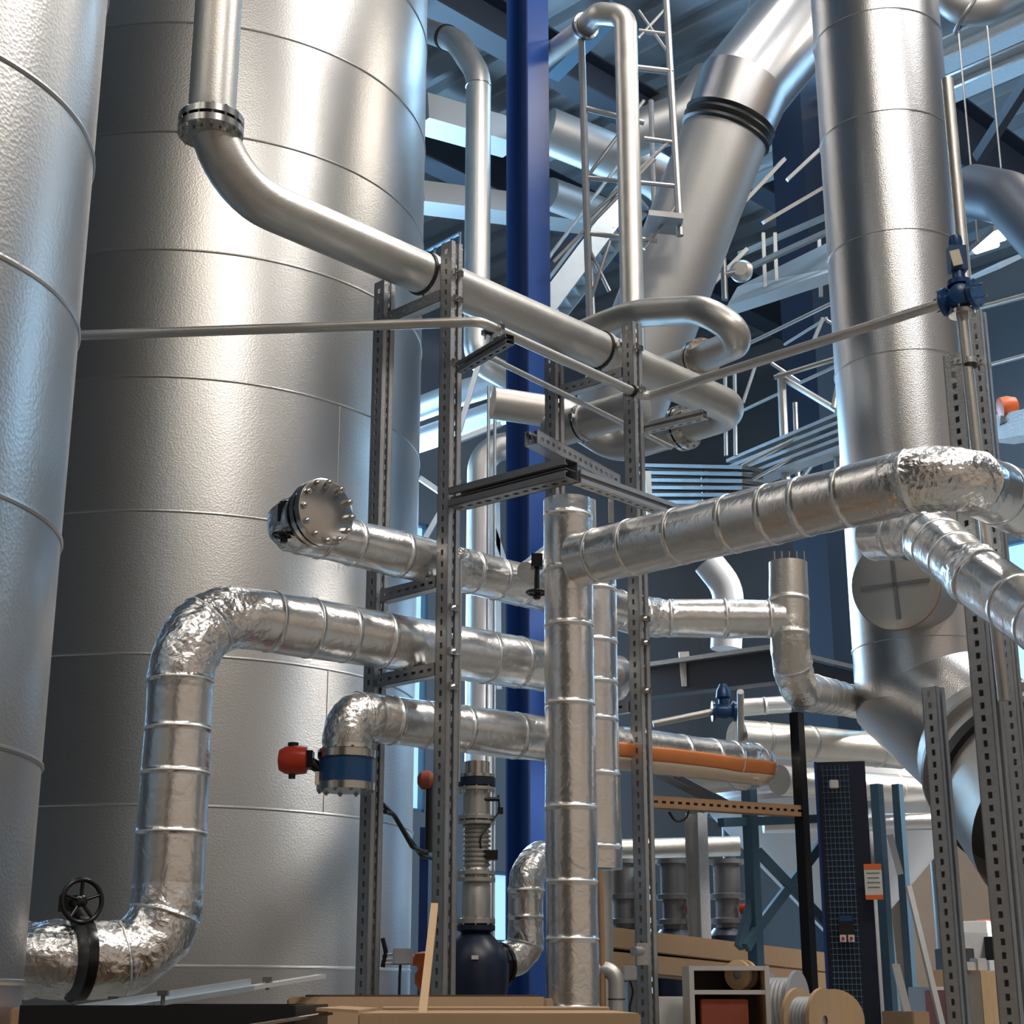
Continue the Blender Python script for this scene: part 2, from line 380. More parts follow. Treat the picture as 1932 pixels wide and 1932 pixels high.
wall('added_dark_wall_left', -4.0, A, B, -3.0, SB, [], 'added_dark_wall')  # unseen dark wall, added so the big tank reflects dark on its left
for w in winB: window(B, SB, A, w[0], w[1], w[2], w[3], max(2, int((w[1]-w[0])/1.3)), 2)
# roof beams
def roofbeam(label, a, b, w, h, m='beam', g=None):
    bm = nb(); ibeam(bm, a, b, w, h, UP, .03, .02); return tag(fin('roof_beam', bm, m, smooth=False, loc=a), label, 'beam', g)
# ================================================================== TANKS
def tank(label, c, R, seams, z1, vseams, seg=128):
    prof = [(R, 0.0)]; zs = [0.]+sorted(seams)+[z1]
    bm = nb(); tone = bm.verts.layers.float.new('tone')
    for i in range(len(zs)-1):
        a, b = zs[i], zs[i+1]; tn = random.random(); before = set(bm.verts)
        lathe(bm, V((c[0], c[1], 0)), UP, [(R, a+.006), (R, b-.006)], seg, cap=False)
        if i: lathe(bm, V((c[0], c[1], 0)), UP, [(R-.002, a+.012), (R+.007, a+.008), (R+.008, a), (R+.004, a-.008), (R-.002, a-.010)], seg, cap=False)
        for v in bm.verts:
            if v not in before: v[tone] = tn
    for (ang, a, b) in vseams:
        d = V((math.cos(ang), math.sin(ang), 0)); obox(bm, V((c[0], c[1], (a+b)/2))+d*R, d*.005, d.cross(UP)*.006, UP*((b-a)/2))
    top = ringv(bm, V((c[0], c[1], z1)), X, YY, R, seg); bm.faces.new(top)
    return tag(fin('storage_tank', bm, 'tank', ang=30, loc=(c[0], c[1], 0)), label, 'tank')
T2 = (-2.60, 12.3); R2 = 1.84; yf = T2[1]-R2
sm2 = [ZV(v, yf) for v in (1823, 1518, 1233, 963, 710, 470, 248, 42)]; sm2 = [sm2[0]-1.0]+sm2+[sm2[-1]+1, sm2[-1]+2]
def angof(c, R, u, v):  # angle on the tank of an image column
    r = (u-966)/den(v)
    a_ = 1+r*r; b_ = -2*(c[0]*r+c[1]); c_ = c[0]**2+c[1]**2-R*R; Yh = (-b_-math.sqrt(b_*b_-4*a_*c_))/(2*a_)
    return math.atan2(Yh-c[1], r*Yh-c[0])
tank('tall aluminium clad tank behind the pipe rack, beside the blue column', T2, R2, sm2, 12.2,
     [(angof(T2, R2, 640, 850), sm2[5], sm2[4]+.99) if False else (angof(T2, R2, 640, 850), sm2[4], sm2[5]), (angof(T2, R2, 617, 1350), sm2[2], sm2[3]),
      (angof(T2, R2, 100, 1100), sm2[3], sm2[4]), (angof(T2, R2, 140, 560), sm2[5], sm2[6])])
T1 = (-2.33, 4.9); R1_ = .85
tank('aluminium clad tank cut off by the left edge, nearest the camera', T1, R1_, [ZV(v, 5.14) for v in (1855, 1450, 1030, 640, 320)]+[ZV(320, 5.14)+.72, .8], 8.5, [])
# ================================================================== RACK POSTS
def X0(u, v, Y): return (u-966)/den(v)*Y
def post(label, u, v, Y, vtop, s, g='slotted steel posts of the pipe rack', side=V((1, -1, 0))):
    x = X0(u, v, Y); return strut('rack_post', label, 'post', V((x, Y, 0)), V((x, Y, ZV(vtop, Y))), s, side, 'galv', None)
PA = V((X0(845, 1100, 6.5), 6.5, 0)); PB = V((X0(712, 1100, 6.82), 6.82, 0)); PC = V((X0(1203, 1100, 7.3), 7.3, 0)); PD = V((X0(1047, 850, 7.62), 7.62, 0))
post('slotted steel post in front of the two upper pipes, carrying the dark cantilever bar', 845, 1100, 6.5, 462, .07)
post('slotted steel post standing close in front of the big tank', 712, 1100, 6.82, 535, .07)
post('slotted steel post under the looped pipes, right of the foil riser', 1203, 1100, 7.3, 612, .07)
post('slotted steel post rising out from behind the foil riser, before the blue column', 1047, 850, 7.62, 676, .07)
# front-most right rack
post('tallest slotted steel post at the right, beside the vertical duct', 1852, 1200, 6.25, 672, .086)
post('shorter slotted steel post in front of the duct elbow', 1768, 1400, 6.7, 1298, .07)
post('slotted steel post edge behind the blue valve riser', 1872, 900, 6.6, 590, .06)
def cant(label, a, b, s=.06, m='galv', side=V((1, 1, 0)), name='cantilever_bar'):
    return strut(name, label, 'bar', a, b, s, side, m)
def atz(p, z): return V((p.x, p.y, z))
zb1 = ZV(590, 6.8); dAB = (atz(PB, 0)-atz(PA, 0)).normalized()
def between(label, Pa, Pb, z, s=.055, ext=0., m='galv'):
    d = (Pb-Pa).normalized(); return cant(label, atz(Pa, z)+d*.05, atz(Pb, z)-d*.05+d*ext, s, m, side=V((1, 1, 0)).cross(UP).cross(UP)*-1 if False else UP)
between('perforated bar under the bare pipe, beside the tank', PA, PB, ZV(572, 6.6))
between('perforated bar under the flanged foil pipe', PA, PB, ZV(1112, 6.65))
between('perforated bar under the foil pipe with two bends', PA, PB, ZV(1274, 6.65))
between('perforated bar under the bare pipe between the two farther posts', PC, PD, ZV(728, 7.5))
between('short bar low between the farther posts', PC, PD, ZV(1345, 7.5))
e3 = P(1078, 886, 6.02)
st = P(858, 950, 6.42)
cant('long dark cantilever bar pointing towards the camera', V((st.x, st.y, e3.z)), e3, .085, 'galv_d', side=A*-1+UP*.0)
e4 = P(1262, 952, 6.55); cant('cross bar between dark cantilever and foil header', V((e3.x+.02, e3.y+.05, e3.z-.015)), V((e4.x+.25, e4.y+.25, e3.z-.015)), .055, 'galv', side=B*-1)
bmh = thing('drop_bar', 'thin square bar hanging below the cross bar', 'bar', P(1152, 975, 6.35)); bm = nb(); a_ = P(1152, 915, 6.35); bar(bm, a_, V((a_.x, a_.y, ZV(985, 6.35))), .022, .022); fin('bar', bm, 'galv', bmh, smooth=False)
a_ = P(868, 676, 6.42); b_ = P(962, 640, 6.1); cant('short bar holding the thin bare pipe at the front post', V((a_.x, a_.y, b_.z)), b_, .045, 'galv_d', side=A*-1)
a_ = P(1002, 826, 7.35); b_ = P(1158, 868, 8.0); cant('perforated bar crossing behind the post by the blue column', V((a_.x, a_.y, a_.z)), V((b_.x, b_.y, a_.z-.02)), .075, 'galv', side=UP)
a_ = P(1000, 806, 7.30); b_ = P(1075, 822, 7.6)
a_ = P(1205, 812, 7.35); b_ = PZ(1330, 782, a_.z); cant('bar under the elbow of the looped bare pipes', V((a_.x, a_.y, b_.z)), b_, .045, 'galv', side=A*-1)
a_ = P(905, 665, 6.9); b_ = P(1265, 797, 8.1)
tube('slim grey tube slanting across the blue column', [V((a_.x, a_.y, a_.z)), V((b_.x, b_.y, a_.z-.05))], .0135, m='galv', name='slim_tube', cat='tube')
# threaded rod beside the front post
rt = thing('threaded_rod', 'thin threaded rod hanging beside the front slotted post', 'rod', P(871, 1470, 6.38))
a_ = P(870, 1046, 6.38); bm = nb(); cyl(bm, V((a_.x, a_.y, ZV(1475, 6.38))), a_, .005, seg=10); fin('rod', bm, 'galv', rt)
bm = nb(); torus(bm, a_+UP*.012, V((0, 1, 0)), .012, .004, 16, 8); lathe(bm, a_-UP*.02, UP, [(.011, 0), (.011, .016)], 6); fin('eye_nut', bm, 'bright', rt)
# post brackets (bolted splice plates)
for (pp, vv) in ((PA, 520), (PA, 570), (PA, 690), (PA, 950), (PA, 1150), (PA, 1232), (PA, 1298), (PC, 660), (PC, 1170), (PC, 1215), (PC, 1305)):
    z = ZV(vv, pp.y); n_ = V((1, -1, 0)).normalized(); bm = nb(); c = atz(pp, z)+n_*.043
    obox(bm, c, n_.cross(UP)*.028, n_*.006, UP*.014); lathe(bm, c, n_, [(.010, .004), (.010, .016)], 6)
    tag(fin('channel_bracket', bm, 'bright', loc=c), 'small bolted clamp plate on the face of a slotted post', 'bracket', 'bolted clamp plates on the slotted posts')
# ================================================================== BARE PIPES
zP = ZV(515, 6.7)
c1 = PZ(800, 517, zP); c2 = PZ(1133, 662, zP); dP = (c2-c1).normalized()
cr = c1-dP*((c1.x-(X0(398, 240, 1))*c1.y)/(dP.x-X0(398, 240, 1)*dP.y))
kx_ = X0(1393, 785, 1); pe = c2+dP*((kx_*c2.y-c2.x)/(dP.x-kx_*dP.y))
p1 = thing('bare_pipe', 'large bare stainless pipe bending off the tank and slanting down right to the looped elbows', 'pipe', cr)
far = pe+B*1.05
tube('', [V((cr.x, cr.y, 9.6)), cr, pe, pe+B*.42+UP*-.0], .098, [.34, .17], parent=p1, name='pipe_run')
fz = ZV(240, cr.y); flange(p1, V((cr.x, cr.y, fz)), UP, .098, .075, .135, 14, br=.011)
f1 = pe+B*.40; flange(p1, f1, B, .098, .06, .135, 12, br=.01)
t1 = pe+B*.42
tube('', [t1, t1+B*.5, t1+B*.72-A*.25+UP*.22, t1+B*.95-A*.62+UP*.25], .098, .22, parent=p1, name='return_bend')
clamp('pipe clamp on the bare pipe at the tank side of the front post', c1, dP, .098, .03, None)
clamp('pipe clamp on the bare pipe between the farther posts', c2, dP, .098, .03, None)
# second loop
Yl = 8.4
p2 = thing('bare_pipe', 'looped bare stainless pipe arching above and behind the large bare pipe', 'pipe', P(1405, 640, Yl))
q = [P(1085, 632, 9.6), P(1195, 590, 9.2), P(1335, 585, 8.5), P(1408, 640, 8.45), P(1325, 676, 8.9), P(1215, 705, 9.5)]
q[0] = P(1075, 640, 9.4)
zl = q[2].z
tube('', [q[0], q[1], q[2], q[3], q[4], q[5]], .088, [.7, 1.2, .3, .2], parent=p2, name='pipe_run')
flange(p2, P(1322, 677, 8.92), P(1215, 705, 9.5)-q[4], .088, .06, .125, 12, br=.01)
# pipe with clamp right of the post
q0 = P(1040, 815, 8.6); q1 = P(1210, 765, 8.2)
p3 = tube('bare pipe stub with a clamp right of the post by the blue column', [q0, q1], .1, name='bare_pipe')
clamp('pipe clamp on the bare stub right of the blue column', q0.lerp(q1, .37), q1-q0, .1, .03, None)
# thin pipe
zt = ZV(624, 6.44)
tp = thing('thin_pipe', 'thin bare pipe from behind the near tank, round two bends, up to the blue valve', 'pipe', P(130, 628, 6.49))
ka = PZ(905, 607, zt); kb = PZ(1218, 750, zt); kc = PZ(1790, 568, zt)
tube('', [V((-2.6, 6.55, zt)), ka, kb, kc], .0225, [.07, .06], parent=tp, name='pipe_run', seg=20)
clamp('small clamp on the thin pipe by the front post', PZ(928, 622, zt), kb-ka, .0225, .03, None)
clamp('small clamp on the thin pipe at the farther post', PZ(1196, 739, zt), kb-ka, .0225, .03, None)
# blue valve with actuator at right
vb = thing('control_valve', 'blue enamelled control valve with upright actuator in front of the tall duct', 'valve', PZ(1812, 590, zt)); cv = PZ(1812, 562, zt)
dv = (kc-kb).normalized(); bm = nb(); lathe(bm, cv-dv*.075, dv, [(.03, 0), (.062, 0), (.062, .02), (.04, .03), (.058, .075), (.04, .12), (.062, .13), (.062, .15), (.03, .15)], 28)
lathe(bm, cv, UP, [(.03, 0), (.032, .05), (.05, .055), (.05, .075), (.03, .08), (.024, .13)], 20); lathe(bm, cv, V((-.3, -1, 0)), [(.045, 0), (.045, .05), (.02, .06)], 20)
fin('valve_body', bm, 'valve_blue', vb)
bm = nb(); obox(bm, cv+UP*.175, V((.035, 0, 0)), V((0, .03, 0)), UP*.055); lathe(bm, cv+UP*.23, UP, [(.028, 0), (.03, .02), (.026, .05), (.012, .055)], 20)
fin('actuator', bm, 'valve_blue', vb)
bm = nb(); obox(bm, cv+V((-.015, -.04, .165)), V((.020, 0, .005)), V((0, .004, 0)), V((-.006, 0, .034))); fin('name_tag', bm, 'label', vb)
for q_ in (-.075, .075): bolts(vb, cv+dv*q_, dv, .052, 6, .006, .03)
rv = thing('riser_pipe', 'slim bare riser dropping from the blue valve past the tall duct', 'pipe', cv-UP*1)
tube('', [cv-UP*.05, V((cv.x+.03, cv.y, cv.z-1.7))], .024, parent=rv, name='pipe_run', seg=20)
lz = V((cv.x+.001, cv.y, cv.z-.06)); bm = nb(); lathe(bm, lz-UP*.02, UP, [(.02, 0), (.055, 0), (.055, .018), (.02, .018)], 24); f_ = fin('flange', bm, 'bright', rv); bolts(f_, lz, UP, .044, 6, .006, .03)
clamp('small clamp on the slim riser beside the tall duct', V((cv.x+.012, cv.y, ZV(685, cv.y))), UP, .024, None, None)
a_ = P(1852, 580, 6.4); b_ = P(1945, 555, 6.0); tube('thin bare pipe leaving the blue valve to the right, upper of two', [a_, b_], .012, m='inox', name='thin_pipe')
a_ = P(1862, 690, 6.9); b_ = P(1945, 668, 6.5); tube('thin bare pipe at the right edge, lower of two', [a_, b_], .010, m='inox', name='thin_pipe')
tube('bare steel tube standing against the right side of the tall duct', [V((X0(1828, 600, 8.4), 8.4, 0)), V((X0(1828, 600, 8.4), 8.4, ZV(150, 8.4)))], .035, name='standing_tube', cat='tube')
# ================================================================== INSULATED PIPES
# S-bend pipe
zs_hi = ZV(1225, 6.75); s1 = PZ(845, 1228, zs_hi); s2 = PZ(1035, 1256, zs_hi); dS = (s2-s1).normalized(); dS = (dS+A*.6).normalized()
s0 = s1-dS*1.13
xb = X0(322, 1600, 1)
s0 = s1-dS*((s1.x-xb*s1.y)/(dS.x-xb*dS.y))
zlo = ZV(1813, s0.y)
sp_ = thing('insulated_pipe', 'foil wrapped pipe with two bends rising from behind the near tank', 'pipe', V((s0.x, s0.y, zlo)))
bm = nb(); sweep(bm, [V((-2.05, 6.0, zlo)), V((-1.62, 5.72, zlo)), V((s0.x, s0.y, zlo)), V((s0.x, s0.y, zs_hi+.0)), s1+dS*1.0], .134, [.2, .27, .27], 48, .018, .004, .22, r2=.113, sd=3)
fin('foil_jacket', bm, 'foil', sp_, ang=70)
fc = P(148, 1815, (s0.y+5.72)/2); fc.y = 5.76; fc = P(150, 1815, 5.70); fc.z = zlo
dl = (V((s0.x, s0.y, 0))-V((-1.62, 5.72, 0))).normalized()
bm = nb(); lathe(bm, fc-dl*.022, dl, [(.12, 0), (.143, 0), (.145, .018), (.143, .036), (.12, .036)], 48); fin('valve_ring', bm, 'blackgloss', sp_)
hw = thing('handwheel_valve', 'black spoked handwheel on the low foil pipe by the near tank', 'valve', fc+UP*.13)
hc = P(155, 1700, 5.62); dh = V((.62, -.78, .05)).normalized(); handwheel(hw, hc, dh, .072, .009)
bm = nb(); cyl(bm, hc-dh*.10, hc-dh*.01, .016, seg=16); obox(bm, hc-dh*.10, V((.032, 0, 0)), V((0, .03, 0)), UP*.028); cyl(bm, hc-dh*.09+UP*0, V((fc.x, fc.y, fc.z+.12)), .02, seg=16); fin('gearbox', bm, 'blackgloss', hw)
# mid pipe with blind flange
zm = ZV(1068, 6.7); m1 = PZ(845, 1068, zm); m2 = PZ(985, 1100, zm); dM = ((m2-m1).normalized()*.3+A).normalized()
dc = PZ(612, 967, zm); kk = dc+B*.36
tt = ((m1.x-kk.x)*dM.y-(m1.y-kk.y)*dM.x)
# corner = intersection of m-line and the B line through the disc
den_ = (-B.x)*dM.y-(-B.y)*dM.x
lam = ((m1.x-dc.x)*dM.y-(m1.y-dc.y)*dM.x)/(B.x*dM.y-B.y*dM.x); cm = dc+B*lam
mp_ = thing('insulated_pipe', 'foil wrapped pipe with a bolted blind flange in front of the big tank', 'pipe', cm)
mend = PZ(1225, 1166, zm); mx2 = PZ(1478, 1166, zm)
bm = nb(); sweep(bm, [dc+B*.10, cm, m1, mend, V((mx2.x, mend.y+.02, zm))], .096, [.15, .5, .2], 44, .018, .004, .2, sd=11); fin('foil_jacket', bm, 'foil', mp_, ang=70)
nF = -B; dc0 = dc
bm = nb(); lathe(bm, dc0-nF*.05, nF, [(.09, 0), (.132, 0), (.132, .022), (.10, .024), (.10, .035), (.134, .035), (.134, .062), (.125, .066), (.02, .068)], 48); fl = fin('blind_flange', bm, 'bright', mp_, ang=30); bolts(fl, dc0-nF*.01, nF, .117, 12, .013, .09)
bm = nb(); lathe(bm, dc0+B*.085, nF, [(.09, 0), (.118, 0), (.118, .03), (.09, .03)], 40); fin('valve_ring', bm, 'blackgloss', mp_)
bm = nb(); hp = P(540, 985, dc0.y+.06); obox(bm, hp+UP*.03, V((.03, 0, 0)), V((0, .03, 0)), UP*.035); cyl(bm, hp, hp-UP*.06, .014, seg=14); cyl(bm, hp+UP*.03, dc0+B*.07, .022, seg=14); lathe(bm, hp+UP*.06, UP, [(.025, 0), (.028, .02), (.012, .03)], 16); gb = fin('gearbox', bm, 'blackgloss', mp_)
handwheel(gb, P(536, 1010, dc0.y+.05), UP, .042, .007)
# small handwheel valve at its right
sv = thing('handwheel_valve', 'small black handwheel valve tucked left of the foil riser', 'valve', P(1013, 1120, 6.75)); hb = P(1013, 1118, 6.72)
handwheel(sv, hb, UP, .042, .008); bm = nb(); cyl(bm, hb, hb+UP*.14, .012, seg=12); obox(bm, hb+UP*.14, X*.025, YY*.03, UP*.03); fin('stem', bm, 'blackgloss', sv)
a_ = PZ(985, 1093, zm); tube('', [P(995, 1080, 6.8), P(1040, 1045, 7.0)], .05, parent=sv, name='branch', m='foil')
# low pipe L2 with orange underside strip
zL = ZV(1370, 6.74); l1 = PZ(845, 1372, zL); l2 = PZ(1420, 1442, zL); dL = (l2-l1).normalized(); xl = X0(655, 1400, 1)
l0 = l1-dL*((l1.x-xl*l1.y)/(dL.x-xl*dL.y)); zlf = ZV(1415, l0.y)
lp = thing('insulated_pipe', 'foil wrapped pipe from the red actuator valve to an orange streaked end', 'pipe', V((l0.x, l0.y, zlf)))
bm = nb(); sweep(bm, [V((l0.x, l0.y, zlf)), l0, l2+dL*.12, l2+dL*.15+B*.5], .101, [.17, .14], 44, .018, .004, .2, sd=23); fin('foil_jacket', bm, 'foil', lp, ang=70)
bm = nb(); u_ = dL.cross(UP).normalized()  # unwrapped orange film stripe following the outside of the pipe
for k in range(40):
    pass
def stripe(parent, a, b, r, a0, a1, m):
    d = (b-a).normalized(); s = d.cross(UP).normalized(); bm = nb(); prev = None
    N = 24
    for i in range(N+1):
        p = a.lerp(b, i/N); row = []
        for k in range(6):
            an = math.radians(a0+(a1-a0)*k/5+3*noise.noise(p*7)); row.append(bm.verts.new(p+(s*math.cos(an)+UP*math.sin(an))*(r+.003)))
        if prev:
            for k in range(5): bm.faces.new((prev[k], prev[k+1], row[k+1], row[k]))
        prev = row
    o = fin('film_or_reflection_strip', bm, m, parent); mo = o.modifiers.new('s', 'SOLIDIFY'); mo.thickness = .003; o['label'] = 'orange film or painted warm reflection'; return o
stripe(lp, l1+dL*.62, l2+dL*.06, .101, -34, 4, 'orange')
stripe(lp, l1+dL*.62, l2+dL*.06, .101, -84, -34, 'warm_reflection_foil')  # cream underside: warm reflection painted on as a strip
# its butterfly valve, blue, with red actuator
bv = thing('butterfly_valve', 'blue banded butterfly valve with red actuator under the foil elbow', 'valve', V((l0.x, l0.y, zlf-.2)))
vt = V((l0.x, l0.y, zlf)); bm = nb(); lathe(bm, vt-UP*.165, UP, [(.06, 0), (.118, 0), (.118, .03), (.06, .03)], 40); lathe(bm, vt-UP*.035, UP, [(.06, 0), (.118, 0), (.118, .03), (.06, .03)], 40); fg = fin('flange', bm, 'bright', bv, ang=30)
bolts(fg, vt-UP*.085, UP, .106, 10, .010, .17)
bm = nb(); lathe(bm, vt-UP*.135, UP, [(.09, 0), (.112, 0), (.112, .1), (.09, .1)], 40); fin('valve_body', bm, 'valve_blue', bv)
ra = P(552, 1434, l0.y-.02); bm = nb(); lathe(bm, ra-X*.058, X, [(.02, 0), (.042, .005), (.056, .03), (.060, .07), (.054, .115), (.03, .12)], 28); fin('actuator', bm, 'red', bv)
bm = nb(); lathe(bm, ra+UP*.05, UP, [(.022, 0), (.022, .02), (.01, .022)], 16); lathe(bm, ra-UP*.075, UP, [(.014, 0), (.014, .03)], 12); cyl(bm, ra+X*.055, vt-UP*.085-X*.09, .024, seg=16); obox(bm, ra+X*.07, X*.014, YY*.035, UP*.035); fin('actuator_mount', bm, 'blackgloss', bv)
bm = nb(); q = P(598, 1468, l0.y-.05); obox(bm, q, X*.008, YY*.004, UP*.026); fin('paper_tag', bm, 'label', bv, smooth=False)
# foil riser V1 and header H1
xv = X0(1076, 1400, 6.4); V1 = V((xv, 6.4, 0))
rs = thing('insulated_pipe', 'thick foil wrapped riser in the centre foreground standing on the floor', 'pipe', V1)
bm = nb(); sweep(bm, [V((xv, 6.4, 0)), V((xv, 6.4, ZV(945, 6.4)))], .102, .1, 44, .018, .0028, .3, sd=5); fin('foil_jacket', bm, 'foil', rs, ang=70)
zh = ZV(1052, 6.3); h0 = V((xv+.04, 6.34, zh)); h1 = PZ(1790, 892, zh); dH = (h1-h0).normalized()
hp_ = thing('insulated_pipe', 'thick foil wrapped header from the centre riser to a bend at the right', 'pipe', h0)
bm = nb(); sweep(bm, [h0, h1, h1+A*1.2], .112, [.17], 48, .018, .004, .2, r2=.116, sd=31); fin('foil_jacket', bm, 'foil', hp_, ang=70)
xv2 = X0(1124, 1400, 6.85); insulated('foil wrapped riser half hidden behind the centre riser', [V((xv2, 6.85, ZV(1640, 6.85))), V((xv2, 6.85, ZV(1085, 6.85)))], .102, sd=8)
tube('narrow steel pipe coming down below the hidden riser', [V((xv2+.0, 6.85, 0)), V((xv2, 6.85, ZV(1640, 6.85)-.01))], .06, name='standing_pipe', m='inox')
tube('short pale pipe end rising behind the header joint', [P(1108, 1070, 7.0), P(1106, 945, 7.0)], .045, name='pipe_end', m='foil_w')
# U pipe at pump
yu = 7.0
up_ = [P(1085, 1612, 7.15), P(1000, 1612, yu), P(993, 1812, yu), P(948, 1812, 6.9)]
insulated('foil wrapped bend from the dark pump up behind the centre riser', [P(1075, 1622, 7.25), P(1020, 1618, 7.1), P(992, 1650, yu), P(992, 1800, yu), P(945, 1815, 6.95)], .074, [.07, .09, .1], .14, .003, sd=14)
# right vertical short pipe with bend
rq = 7.72
insulated('foil wrapped bend hanging below the header at the middle right', [P(1487, 1062, rq), P(1492, 1300, rq), P(1625, 1326, 9.7), P(1740, 1345, 11.2)], .098, [.26, .3], .22, .003, 'foil_w', sd=17)
st2 = thing('pipe_end', 'row of threaded studs on top of the hanging foil bend', 'studs', P(1487, 1062, rq)); 
for i, du in enumerate((-26, -12, 2, 16, 30)):
    bm = nb(); a_ = P(1487+du, 1062, rq); cyl(bm, a_, a_+UP*.06, .006, seg=8); fin('stud', bm, 'bright', st2)
# H3 pipe at the right below header
insulated('foil wrapped pipe curling out below the header and leaving at the right edge', [P(1655, 1010, 6.5), P(1745, 1008, 6.2), P(1840, 1085, 5.75), P(1990, 1190, 5.3)], .112, [.14, .2], .2, .005, sd=41)
# horizontal silver pipes farther right
insulated('foil wrapped pipe lying behind the black pole', [P(1390, 1392, 9.6), P(1700, 1418, 10.2)], .11, .1, .4, .003, 'foil_w', sd=44)
insulated('lower dull foil pipe behind the black pole and blue cabinet', [P(1470, 1472, 10.2), P(1860, 1500, 11.5)], .095, .1, .4, .004, 'foil_w', sd=45)
insulated('small dull foil pipe above the dark beam end', [P(1400, 1335, 10.6), P(1490, 1328, 10.6)], .06, .1, .3, .003, 'foil_w', sd=46)
# ================================================================== TALL DUCT AND ELBOWS
DY = 9.0; dx = X0(1695, 600, DY); DR = .405
du_ = thing('spiral_duct', 'tall bright sheet metal duct at the right with a mitred bend at its foot', 'duct', (dx, DY, ZV(1300, DY)))
bm = nb(); zz = [ZV(v, DY-DR) for v in (1195, 655, 428, 203, 12)]; zz = [ZV(1330, DY)]+zz+[zz[-1]+.8, zz[-1]+2, 10.8]
for i in range(len(zz)-1):
    lathe(bm, V((dx, DY, 0)), UP, [(DR, zz[i]), (DR, zz[i+1]-.012), (DR+.006, zz[i+1]-.010), (DR+.006, zz[i+1]), (DR, zz[i+1])], 72, cap=False)
fin('duct_shaft', bm, 'duct', du_, ang=30)
def mitre(parent, path, r, name, m, seg=64, flangeR=0.):
    """segmented tube: rings lie in the mitre planes"""
    pts = [V(p) for p in path]; bm = nb(); prev = None
    for i, p in enumerate(pts):
        a = (pts[i]-pts[i-1]).normalized() if i else (pts[1]-pts[0]).normalized()
        b = (pts[i+1]-pts[i]).normalized() if i < len(pts)-1 else a
        n_ = (a+b).normalized(); s, t = frame(a, V((.3, 1, 0)).normalized()); ring = []
        rr = r[i] if isinstance(r, (list, tuple)) else r
        for k in range(seg):
            an = 2*math.pi*k/seg; q = p+s*(rr*math.cos(an))+t*(rr*math.sin(an)); lam_ = (p-q).dot(n_)/a.dot(n_); ring.append(bm.verts.new(q+a*lam_))
        if prev:
            # align ring start
            best = min(range(seg), key=lambda o_: (ring[o_].co-prev[0].co-(p-pts[i-1])).length)
            ring = ring[best:]+ring[:best]
            d1 = (ring[1].co-prev[1].co-(p-pts[i-1])).length; d2 = (ring[-1].co-prev[1].co-(p-pts[i-1])).length
            if d2 < d1: ring = [ring[0]]+ring[1:][::-1]
            bridge(bm, prev, ring)
        prev = ring
    return fin(name, bm, m, parent, ang=12)
e0 = V((dx, DY, zz[0]+.02)); e1 = V((dx, DY, ZV(1300, DY))); 
ea = P(1790, 1345, 8.9); eb = P(1880, 1435, 8.4); ec = P(2040, 1590, 7.6)
mitre(du_, [V((dx, DY, zz[0]+.3)), V((dx, DY, ZV(1305, DY))), P(1860, 1405, 8.75), P(1950, 1500, 8.4)], .405, 'mitred_elbow', 'duct')
# big flange duct at right
bd = du_
mitre(bd, [P(1870, 1415, 8.3), P(2010, 1560, 7.6)], [.40, .46], 'duct_shell', 'inox')
dd = (P(2010, 1560, 7.6)-P(1870, 1415, 8.3)).normalized(); bm = nb(); cq = P(1925, 1470, 8.0); lathe(bm, cq, dd, [(.43, 0), (.455, 0), (.455, .07), (.43, .07)], 64); fin('collar', bm, 'black', bd)
bm = nb(); cq = P(1900, 1440, 8.15); lathe(bm, cq, dd, [(.42, -.02), (.45, -.02), (.45, .01), (.42, .01)], 64); fin('flange', bm, 'dull_duct', bd)
# access cover disc
ac = du_
an_ = V((-.52, -.84, -.12)).normalized(); acc = P(1690, 1103, 8.32)
bm = nb(); lathe(bm, acc-an_*.42, an_, [(.225, 0), (.225, .40), (.243, .40), (.243, .424), (.235, .428), (.02, .43)], 56); fin('cover_plate', bm, 'inox', ac, ang=30)
s_, t_ = frame(an_)
for ax in (s_, t_):
    bm = nb(); obox(bm, acc+an_*.016, ax*.19, ax.cross(an_)*.010, an_*.006); fin('cross_bar', bm, 'galv_d', ac)
bm = nb(); torus(bm, acc-an_*.005, an_, .243, .006, 48, 8); fin('rim', bm, 'copper', ac)
# ================================================================== DIAGONAL DUCT
dg = thing('diagonal_duct', 'large diagonal duct with black collar climbing to the roof behind the pipes', 'duct', P(1240, 690, 13))
g0 = P(1160, 800, 13.4); g1 = P(1372, 245, 13.0)
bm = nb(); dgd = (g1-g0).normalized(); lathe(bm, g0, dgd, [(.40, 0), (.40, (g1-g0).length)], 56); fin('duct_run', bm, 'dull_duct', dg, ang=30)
bm = nb(); lathe(bm, g1-dgd*.08, dgd, [(.40, 0), (.43, .02), (.405, .06), (.43, .10), (.405, .14), (.43, .17), (.40, .19)], 56); fin('rubber_collar', bm, 'black', dg)
g2 = P(1398, 165, 13.1); g3 = P(1480, -60, 13.6)
mitre(dg, [g1+dgd*.1, g1+dgd*.42, P(1490, 60, 13.2), P(1530, -120, 13.4)], [.415, .43, .44, .44], 'mitred_elbow', 'duct')
